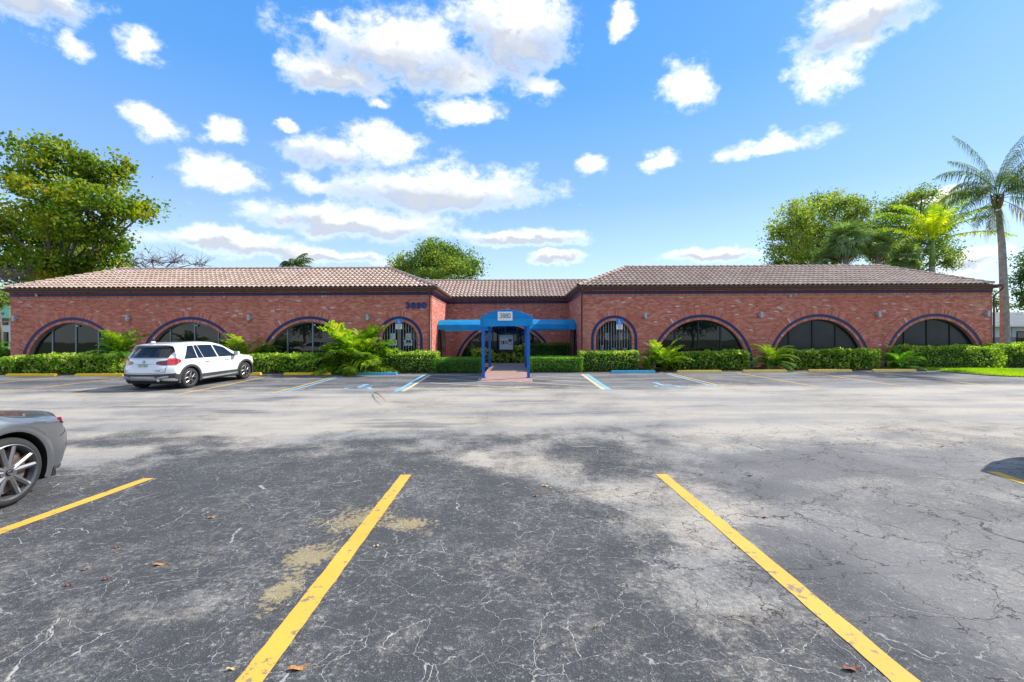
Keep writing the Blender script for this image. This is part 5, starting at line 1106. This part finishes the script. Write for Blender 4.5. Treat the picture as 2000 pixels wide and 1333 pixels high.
# ---- white compact SUV, tail towards the camera
def suv(name, label, cat, paint):
    root = empty(name, (0, 0, 0), label, cat)
    top = [(-2.22, 1.45), (-1.9, 1.51), (-1.2, 1.575), (-.5, 1.59), (.0, 1.565), (.35, 1.48), (1.05, 1.08), (1.35, 1.03), (1.9, .93), (2.12, .84), (2.22, .74)]
    bot = [(-2.22, .40), (-2.05, .30), (-1.5, .24), (1.5, .22), (2.22, .28)]
    wid = [(-2.22, .86), (-1.9, .915), (-1.3, .925), (0, .905), (1.3, .925), (1.8, .90), (2.22, .80)]
    rear = [(.30, .06), (.45, .01), (.55, .0), (.76, .02), (.80, .075), (1.0, .105), (1.06, .14), (1.44, .40), (1.52, .30)]
    c = Car(-2.22, 4.44, top, bot, wid, rear, .26, .40, [(-2.3, .995), (-1.0, .985), (1.2, .96), (2.3, .90)], .44)
    ya, yf, rw = -1.37, 1.30, .345
    body = c.shell('body', M[paint], root, [(ya, rw, .415), (yf, rw, .415)])
    for sg in (-1, 1):
        # dark lower cladding and wheel-arch flares
        c.patch('side_cladding', M['cladding'], root, lambda a, b: c.side(sg, -.96 + a * 1.86, .25 + b * (.20)), 14, 3, .012, .02)
        c.patch('sill_strip', M['skid_silver'], root, lambda a, b: c.side(sg, -.88 + a * 1.70, .27 + .03 * a + b * (.055)), 14, 2, .024, .02)
        c.patch('rear_corner_cladding', M['cladding'], root, lambda a, b: (a * .10, c.tz(a * .10, .39 - .06 * a + b * (.165 + .02 * a), 1), sg), 10, 3, .014, .02)
        for yc in (ya, yf):
            q = MB(); V = []
            for i in range(25):
                th = R(-18) + R(216) * i / 24
                for rad in (.405, .475):
                    y, z = yc + rad * math.cos(th), rw + rad * math.sin(th); z = max(z, .22); x = c.W(y, z)
                    V += [(sg * (x + .013), y, z), (sg * (x - .06), y, z)]
            q.add(V, [(4 * i + a_, 4 * i + b_, 4 * i + 4 + b_, 4 * i + 4 + a_) for i in range(24) for a_, b_ in ((0, 2), (0, 1), (2, 3))]); q.build('wheel_arch_trim', M['cladding'], root)
            q = MB(); V = []
            for i in range(21):
                th = R(-20) + R(220) * i / 20
                for x in (.50, .90): V.append((sg * x, yc + .412 * math.cos(th), rw + .412 * math.sin(th)))
            q.add(V, [(2 * i, 2 * i + 1, 2 * i + 3, 2 * i + 2) for i in range(20)]); q.build('wheel_well', M['seam'], root)
            wheel(root, sg * (c.W(yc, .35) - .115), yc, rw, .225, sg, 'y')
        # glass: quarter, rear door, front door; split by pillars
        zb = lambda y: 1.005 - .01 * (y + 1)
        def ztop(y): return min(c.smooth(c.top, y) - .135, 1.45 - max(0, (-1.15 - y)) ** 1.5 * .5)
        def win(y0, y1, ya_, yb_, name='side_window'):       # bottom from y0 to y1, top from ya_ to yb_
            def fn(a, b):
                y = (y0 + (y1 - y0) * a) * (1 - b) + (ya_ + (yb_ - ya_) * a) * b; return c.side(sg, y, zb(y) + (ztop(y) - zb(y)) * b)
            return c.patch(name, M['car_glass'], root, fn, 12, 6, .006, .012)
        win(-1.60, -1.05, -1.24, -1.00, 'quarter_window'); win(-1.01, -.78, -.965, -.83, 'side_window'); win(-.755, -.12, -.80, -.16); win(-.06, .93, -.10, .42)
        # seams, handles, mirror
        for y0, y1 in ((-.09, -.10), (-1.0, -.78), (.95, .90)):
            c.patch('door_seam', M['seam'], root, lambda a, b: c.side(sg, (y0 + (y1 - y0) * a if y0 != -1.0 else -1.0 + .28 * (1 - a) ** 2) + b * .008, .40 + a * .58), 8, 1, .0015, .003)
        for y in (-.62, .30): c.patch('door_handle', M[paint], root, lambda a, b: c.side(sg, y - .1 + a * .2, .865 + b * .028), 4, 2, .028, .03)
        mx = c.W(.72, 1.02); q = MB(); q.tube([(sg * (mx - .02), .74, 1.0), (sg * (mx + .10), .72, 1.04)], .025, 6); V = [(sg * (mx + .04 + .2 * a_), .70 - .04 * a_ + dy, 1.02 + dz) for a_ in (0, 1) for dy, dz in ((-.05, .0), (.09, .01), (.07, .13), (-.05, .14))]
        q.add(V, [(0, 1, 2, 3), (4, 7, 6, 5), (0, 4, 5, 1), (1, 5, 6, 2), (2, 6, 7, 3), (3, 7, 4, 0)]); q.build('wing_mirror', M[paint], root, bevel=.015)
        # lamps: rear lobe on the tailgate, large lobe round the corner
        def lamp_in(a, b): x = .40 + a * .27; h = .045 + .055 * a; z = .905 + (b - .5) * 2 * h * .9; return (0, c.tz(0, z, x / .86), sg * x / .86)
        c.patch('tail_lamp', M['lamp_dark_red'], root, lamp_in, 6, 4, .012, .02)
        def lamp_out(a, b):
            h = .125 * math.sin(min(1, (.22 + a * .8)) * math.pi) ** .55; z = .935 + .03 * a + (b - .5) * 2 * h * .85
            if a < .38: k = (.675 + a / .38 * .185) / .86; return (0, c.tz(0, z, k), sg * k)
            u = (a - .38) / .62 * .105; return (u, c.tz(u, z, 1), sg)
        c.patch('tail_lamp', M['lamp_red'], root, lamp_out, 18, 5, .014, .02)
        c.patch('reflector', M['lamp_dark_red'], root, lambda a, b: (a * .03, c.tz(a * .03, .545 + b * .028, 1), sg), 5, 1, .016, .02)
        q = MB(); q.lathe([(-.07, .045), (-.075, .048), (-.075, .038), (.06, .038)], 16, 'Y', (sg * .56, -2.16, .355)); q.build('exhaust_pipe', M['chrome'], root, smooth=True)
        c.patch('fog_trim', M['skid_silver'], root, lambda a, b: (0, c.tz(0, .40 + b * .05 + .04 * a, (.46 + .28 * a) / .86), sg * (.46 + .28 * a) / .86), 5, 2, .016, .02)
    rp = lambda x, z: c.rearp(x, z)
    c.patch('rear_cladding', M['cladding'], root, lambda a, b: rp((a * 2 - 1) * .86, .405 + b * (.14 + .015 * (abs(a * 2 - 1) ** 3))), 20, 3, .014, .02)
    c.patch('skid_plate', M['skid_silver'], root, lambda a, b: rp((a * 2 - 1) * (.44 - .05 * b), .402 + b * .075), 10, 2, .026, .02)
    c.patch('rear_window', M['car_glass'], root, lambda a, b: rp((a * 2 - 1) * (.60 - .07 * b), 1.075 + b * .30), 12, 6, .008, .014)
    c.patch('spoiler', M['badge_black'], root, lambda a, b: rp((a * 2 - 1) * .60, 1.37 + b * .06), 12, 2, .03, .04)
    for sg in (-1, 1): c.patch('rear_pillar_trim', M['badge_black'], root, lambda a, b: rp(sg * (.60 - .07 * b + a * (.05 + .10 * b)), 1.075 + b * .36), 3, 5, .014, .02)
    for z, w in ((1.045, .70), (.985, .0)):
        if w: c.patch('tailgate_seam', M['seam'], root, lambda a, b: rp((a * 2 - 1) * w, z + b * .006), 12, 1, .001, .003)
    c.patch('tailgate_seam', M['seam'], root, lambda a, b: rp((a * 2 - 1) * .66, .575 + .03 * abs(a * 2 - 1) ** 6 + b * .008), 16, 1, .002, .004)
    for sg in (-1, 1): c.patch('tailgate_seam', M['seam'], root, lambda a, b: rp(sg * (.66 + .01 * b + (.0 + .03 * a)), .60 + a * .27), 6, 1, .002, .004)
    c.patch('tailgate_crease', M['skid_silver'], root, lambda a, b: rp((a * 2 - 1) * .38, .872 + b * .008), 8, 1, .008, .01)
    q = MB(); q.tube([(.05, -2.07, 1.10), (-.14, -2.03, 1.135), (-.34, -2.045, 1.11)], .012, 5); q.build('rear_wiper', M['badge_black'], root)
    yp = c.F(*rp(0, .80)).y - .02; q = MB(); q.box(-.155, .155, yp - .012, yp - .004, .715, .865); pl = q.build('licence_plate', M['plate_base'], root)
    q = MB(); q.box(-.155, .155, yp - .016, yp - .013, .842, .862); q.box(-.155, .155, yp - .016, yp - .013, .718, .733); q.build('plate_band', M['plate_green'], pl); q = MB(); q.lathe([(-.002, .022), (-.003, .001)], 12, 'Y', (0, yp - .013, .788)); q.build('plate_emblem', M['plate_orange'], pl)
    letters('J6  P4', (0, yp - .017, .787), .27, .085, .0008, M['plate_green'], pl, .001, (0, 0, 0), .8, 'plate_character')
    yl = c.F(*rp(0, .955)).y - .012; q = MB(); q.lathe([(0, .042), (-.006, .041), (-.008, .033)], 24, 'Y', (0, yl, .945)); lo_ = q.build('roundel', M['badge_black'], root)
    for i, mt in enumerate(('logo_blue', 'white_paint') * 2): q = MB(); q.add([(0, yl - .010, .945)] + [(.028 * math.cos(R(i * 90 + t)), yl - .010, .945 + .028 * math.sin(R(i * 90 + t))) for t in (0, 30, 60, 90)], [(0, 1, 2, 3, 4)]); q.build('roundel_quarter', M[mt], lo_)
    for tx, x in (('X1', -.52), ('xDrive28i', .50)): o = link('badge', text_mesh(tx, .055 if tx == 'X1' else .042, .002, M['badge_black'], .0005, 'badge'), root); o.rotation_euler = (R(90), 0, 0); o.location = (x, c.F(*rp(x, .66)).y - .018, .66)
    # windscreen, bonnet lamps
    c.patch('windscreen', M['car_glass'], root, lambda a, b: ((0.48 + b * .50 - c.Y0) / c.L, 1, (a * 2 - 1) * (.80 + .06 * b)), 8, 6, .006, .012)
    c.patch('sunroof', M['car_glass'], root, lambda a, b: ((-1.2 + b * 1.3 - c.Y0) / c.L, 1, (a * 2 - 1) * .6), 6, 4, .004, .01)
    for sg in (-1, 1): c.patch('headlamp', M['lamp_clear'], root, lambda a, b: (1 - a * .07, c.tz(1 - a * .07, .66 + b * .10, 1), sg), 5, 3, .01, .02)
    q = MB(); q.box(-.02, .02, -1.86, -1.70, 1.545, 1.61); q.build('aerial_fin', M[paint], root, bevel=.012)
    q = MB(); q.box(-.78, .78, -1.9, 1.9, .20, .30); q.build('underbody', M['seam'], root)
    return root
car = suv('parked_suv', 'white compact SUV parked nose in to the hedge, tail towards the lot', 'car', 'white_body')
wc_ = G(372, 757.5); KS = 1.0
zr_, zf_ = gz(wc_.y), gz(wc_.y + 2.67)
car.location = (wc_.x - .76, wc_.y + 1.47, (zr_ + zf_) / 2 + .003); car.rotation_euler = (math.atan2(zf_ - zr_, 2.67), 0, R(-5)); car.scale = (1.09, 1.09, 1.04)
def van():
    root = empty('parked_van', (0, 0, 0), 'dark blue van just outside the right edge, known by its shadow on the asphalt', 'van'); car_paint('van_body', (.02, .035, .08))
    c = Car(-2.35, 4.7, [(-2.35, 1.68), (-1.9, 1.70), (.7, 1.68), (1.3, 1.15), (2.1, 1.0), (2.35, .8)], [(-2.35, .34), (-1.8, .25), (2.35, .26)], [(-2.35, .95), (0, .97), (2.35, .85)], [(.3, .04), (.5, 0), (.9, .02), (1.7, .10)], .06, .4, [(-2.4, 1.0), (2.4, 1.0)], .10)
    c.shell('body', M['van_body'], root, [(-1.45, .34, .40), (1.45, .34, .40)])
    for sg in (-1, 1):
        for y in (-1.45, 1.45): wheel(root, sg * .84, y, .34, .22, sg, 'y')
        c.patch('side_window', M['car_glass'], root, lambda a, b: c.side(sg, -2.0 + 2.6 * a, 1.05 + b * .45), 8, 4); c.patch('tail_lamp', M['lamp_red'], root, lambda a, b: c.rearp(sg * (.80 + .13 * a), .8 + .5 * b), 3, 4)
    c.patch('rear_window', M['car_glass'], root, lambda a, b: c.rearp((a * 2 - 1) * .72, 1.08 + b * .42), 8, 4)
    return root
vn = van(); vn.location = (7.28 + .93, 6.52 - 2.35, gz(4.4) + .003); vn.rotation_euler = (0, 0, R(180))
c3 = copy_tree(car); c3.name = 'parked_suv'; c3['label'] = 'white SUV outside the left edge, mirrored in the third arch window'; c3.location = (-20.5, 3.2, gz(3.2) + .003); c3.rotation_euler = (0, 0, R(62))

# ---- silver sedan, rear quarter at the left edge
def sedan():
    root = empty('parked_sedan', (0, 0, 0), 'silver grey sedan at the left edge, only rear wheel and tail in view', 'car')
    top = [(-2.33, .80), (-2.05, .85), (-1.75, .87), (-1.45, .93), (-.55, 1.37), (0, 1.40), (.45, 1.38), (1.15, 1.00), (1.7, .93), (2.2, .80), (2.33, .70)]
    bot = [(-2.33, .36), (-2.1, .24), (-1.4, .17), (1.5, .16), (2.33, .22)]; wid = [(-2.33, .80), (-2.0, .86), (-1.4, .915), (0, .885), (1.4, .90), (2.33, .78)]
    rear = [(.2, .20), (.30, .05), (.42, 0), (.60, 0), (.68, .06), (.78, .15), (.9, .17)]
    c = Car(-2.42, 4.75, top, bot, wid, rear, .36, .5, [(-2.4, .82), (-1.2, .83), (1.3, .86), (2.4, .8)], .6, crown=.075)
    ya, yf, rw = -1.40, 1.40, .338
    c.shell('body', M['silver_body'], root, [(ya, rw, .392), (yf, rw, .392)])
    for sg in (-1, 1):
        for yc in (ya, yf):
            q = MB(); V = []
            for i in range(21):
                th = R(-25) + R(230) * i / 20
                for x in (.48, .87): V.append((sg * x, yc + .390 * math.cos(th), rw + .390 * math.sin(th)))
            q.add(V, [(2 * i, 2 * i + 1, 2 * i + 3, 2 * i + 2) for i in range(20)]); q.build('wheel_well', M['seam'], root)
            q = MB(); V = []
            for i in range(25):
                th = R(-22) + R(224) * i / 24
                for rad, dx in ((.392, .004), (.43, .012), (.47, .001)): y, z = yc + rad * math.cos(th), rw + rad * math.sin(th); V.append((sg * (c.W(y, max(z, .2)) + dx), y, z))
            q.add(V, [(3 * i + k_, 3 * i + k_ + 1, 3 * i + 4 + k_, 3 * i + 3 + k_) for i in range(24) for k_ in (0, 1)]); q.build('wheel_arch_lip', M['silver_body'], root, smooth=True)
            wheel(root, sg * (c.W(yc, .35) - .118), yc, rw, .235, sg, 'twin', rimr=.270)
        def lamp(a, b):
            z = .70 + b * (.085 - .045 * a); u = .004 + a * .075; return (u, c.tz(u, z - .0 + .045 * a, 1), sg)
        c.patch('tail_lamp', M['lamp_red'], root, lamp, 8, 4, .008, .02)
        c.patch('tail_lamp', M['lamp_dark_red'], root, lambda a, b: (0, c.tz(0, .70 + b * .085, .35 + a * .62), sg * (.35 + a * .62)), 6, 3, .008, .02)
        c.patch('lamp_trim', M['badge_black'], root, lambda a, b: (.002 + a * .08, c.tz(.002 + a * .08, .692 + .042 * a + b * .01, 1), sg), 8, 1, .010, .02)
        c.patch('bumper_seam', M['seam'], root, lambda a, b: (.018 + a * .075 , c.tz(.018 + a * .075, .665 - .08 * a + b * .006, 1), sg), 8, 1, .0015, .003)
        c.patch('bumper_vent', M['badge_black'], root, lambda a, b: (.004 + a * .012, c.tz(.004, .36 + b * .30, 1), sg), 3, 6, .004, .01)
        c.patch('diffuser_edge', M['cladding'], root, lambda a, b: (.03 + a * .08, c.tz(.03 + a * .08, .235 + b * .035, 1), sg), 5, 1, .006, .02)
        def sw(a, b):
            y = (-1.15 + 2.0 * a) * (1 - b) + (-.62 + 1.1 * a) * b; zt = c.smooth(c.top, y) - .115; return c.side(sg, y, .93 + (max(.94, zt) - .93) * b)
        c.patch('side_window', M['car_glass'], root, sw, 14, 5, .006, .012)
        c.patch('door_seam', M['seam'], root, lambda a, b: c.side(sg, -.88 + .1 * a + b * .008, .35 + a * .54), 6, 1, .0015, .003)
        q = MB(); V = [(sg * (.88 + .2 * a_), .78 + dy, .95 + dz) for a_ in (0, 1) for dy, dz in ((-.05, 0), (.09, .01), (.07, .12), (-.05, .13))]; q.add(V, [(0, 1, 2, 3), (4, 7, 6, 5), (0, 4, 5, 1), (1, 5, 6, 2), (2, 6, 7, 3), (3, 7, 4, 0)]); q.build('wing_mirror', M['silver_body'], root, bevel=.015)
        c.patch('headlamp', M['lamp_clear'], root, lambda a, b: (1 - a * .08, c.tz(1 - a * .08, .60 + b * .09, 1), sg), 5, 3, .01, .02)
    c.patch('rear_window', M['car_glass'], root, lambda a, b: ((-1.42 + b * .82 - c.Y0) / c.L, 1, (a * 2 - 1) * .80), 8, 6, .006, .012)
    c.patch('windscreen', M['car_glass'], root, lambda a, b: ((.5 + b * .6 - c.Y0) / c.L, 1, (a * 2 - 1) * .82), 8, 6, .006, .012)
    c.patch('boot_spoiler', M['silver_body'], root, lambda a, b: (.004 + b * .03, 1, (a * 2 - 1) * .72), 12, 3, .018, .03)
    q = MB(); q.box(-.75, .75, -2.0, 2.0, .14, .25); q.build('underbody', M['seam'], root)
    # emblem on the hub: an oval ring with a slanted stroke
    for w in root.children:
        if w.name.startswith('wheel') and len(w.children) >= 4 and w.location.y < 0:
            sg = 1 if w.location.x > 0 else -1; q = MB(); xo = sg * (.235 / 2 + .0075); q.tube([(xo, .024 * math.cos(t), .018 * math.sin(t)) for t in np.linspace(0, 6.283, 18)], .0028, 4); q.tube([(xo, -.006, .012), (xo, .004, -.008), (xo, .016, -.008)], .0026, 4); q.build('hub_emblem', M['alloy'], w)
    return root
sd = sedan(); YA_ = 4.45
sd.location = (-4.91 - .905, YA_ - 1.40, gz(YA_) + .002); sd.rotation_euler = (0, 0, R(180))

# ================================================================== litter on the asphalt
simple('leaf_brown', (.42, .20, .06), .8, var=.3); simple('leaf_tan', (.58, .44, .22), .8); simple('leaf_red', (.26, .09, .05), .8)
def leaf_piece(px, py, L, mat, ang, label):
    p = G(px, py); L *= .75; o = empty('fallen_leaf', (p.x, p.y, p.z + .006), label, 'leaf', 'fallen leaves on the asphalt', ang); q = MB(); n = 7; V = []
    for i in range(n): t = i / (n - 1); w = L * .24 * math.sin(math.pi * t) ** .7; V += [(t * L - L / 2, -w, .010 * math.sin(t * 5)), (t * L - L / 2, 0, .002 + .006 * t), (t * L - L / 2, w, .012 * math.cos(t * 4))]
    q.add(V, [(3 * i + k, 3 * i + k + 1, 3 * i + k + 4, 3 * i + k + 3) for i in range(n - 1) for k in (0, 1)]); q.build('blade', M[mat], o); q = MB(); q.tube([(L * .45, 0, .006), (L * .75, L * .05, .004)], .0018, 4); q.build('stalk', M['leaf_brown'], o)
for a in [(311, 1104, .10, 'leaf_brown', .3, 'largest curled tan leaf in the left bay'), (413, 1012, .08, 'leaf_brown', .6, 'brown leaf in the left bay, nearest the left yellow line end'), (165, 1114, .05, 'leaf_red', .2, 'upper left of the four small red leaves'), (227, 1071, .05, 'leaf_red', .1, 'small red leaf farthest from the camera'), (206, 1133, .05, 'leaf_red', 0, 'small red leaf third from the left'), (133, 1145, .05, 'leaf_red', .1, 'small red leaf nearest the left edge'),
          (735, 1068, .06, 'leaf_tan', .9, 'pale leaf just right of the middle yellow line'), (1492, 1012, .06, 'leaf_red', .4, 'reddish leaf right of the right yellow line'), (1464, 930, .10, 'leaf_red', .2, 'red brown leaf on the grey asphalt right of the right line'), (1588, 897, .10, 'leaf_tan', .5, 'yellowish leaf in the open right part of the lot'), (833, 912, .06, 'leaf_tan', .4, 'small tan leaf beyond the end of the middle line'), (1065, 950, .10, 'leaf_tan', .1, 'tan leaf in the middle bay'), (1075, 955, .07, 'leaf_tan', 2.4, 'thin stalk shaped leaf in the middle bay'), (1046, 970, .07, 'leaf_brown', .5, 'brown leaf in the middle bay, lower one'), (451, 1309, .05, 'leaf_tan', .4, 'bit of tan leaf near the bottom edge'), (580, 1307, .11, 'leaf_brown', .3, 'brown twiggy leaf right of the middle line at the bottom edge'), (1660, 1308, .10, 'leaf_red', .1, 'rusty leaf left of the right line at the bottom edge'), (1840, 873, .07, 'leaf_tan', .3, 'pale leaf far right in the lot'), (560, 893, .06, 'leaf_tan', 1, 'white flake left of the middle line top'), (1163, 1226, .04, 'leaf_tan', 1.2, 'cream flake in the middle bay near the bottom')]: leaf_piece(*a)
p = G(744, 775); fr_ = empty('fallen_frond', (p.x, p.y, p.z + .02), 'dry brown fallen palm frond lying in the lane', 'frond'); a0, a1 = G(731, 770), G(752, 790); v = (a1 - a0)
me = frond('dry_frond', v.length * 1.05, 18, .16, .015, R(4), R(8), .1, M['frond_dead'], 300, rw=.02, vee=.0); o = place('blade', me, fr_, a0 - Vector(fr_.location) + Vector((0, 0, .05)), math.atan2(v.y, v.x))
# loose aggregate and mulch chips along the bed edge
rg = np.random.default_rng(9); C = np.stack([rg.uniform(-25, 22, 2600), YB + rg.normal(0, .16, 2600) + .05, np.full(2600, .02)], 1); C = C[(C[:, 0] < xa - .1) | (C[:, 0] > xb + .1)]
lt = link('mulch_chips', quads_mesh('mulch_chips', leaf_quads(C, .05, .5, 0, rg), M['frond_dead'])); tag(lt, 'brown mulch chips and dry leaf bits scattered along the edge of the planting bed', 'mulch', kind='stuff')
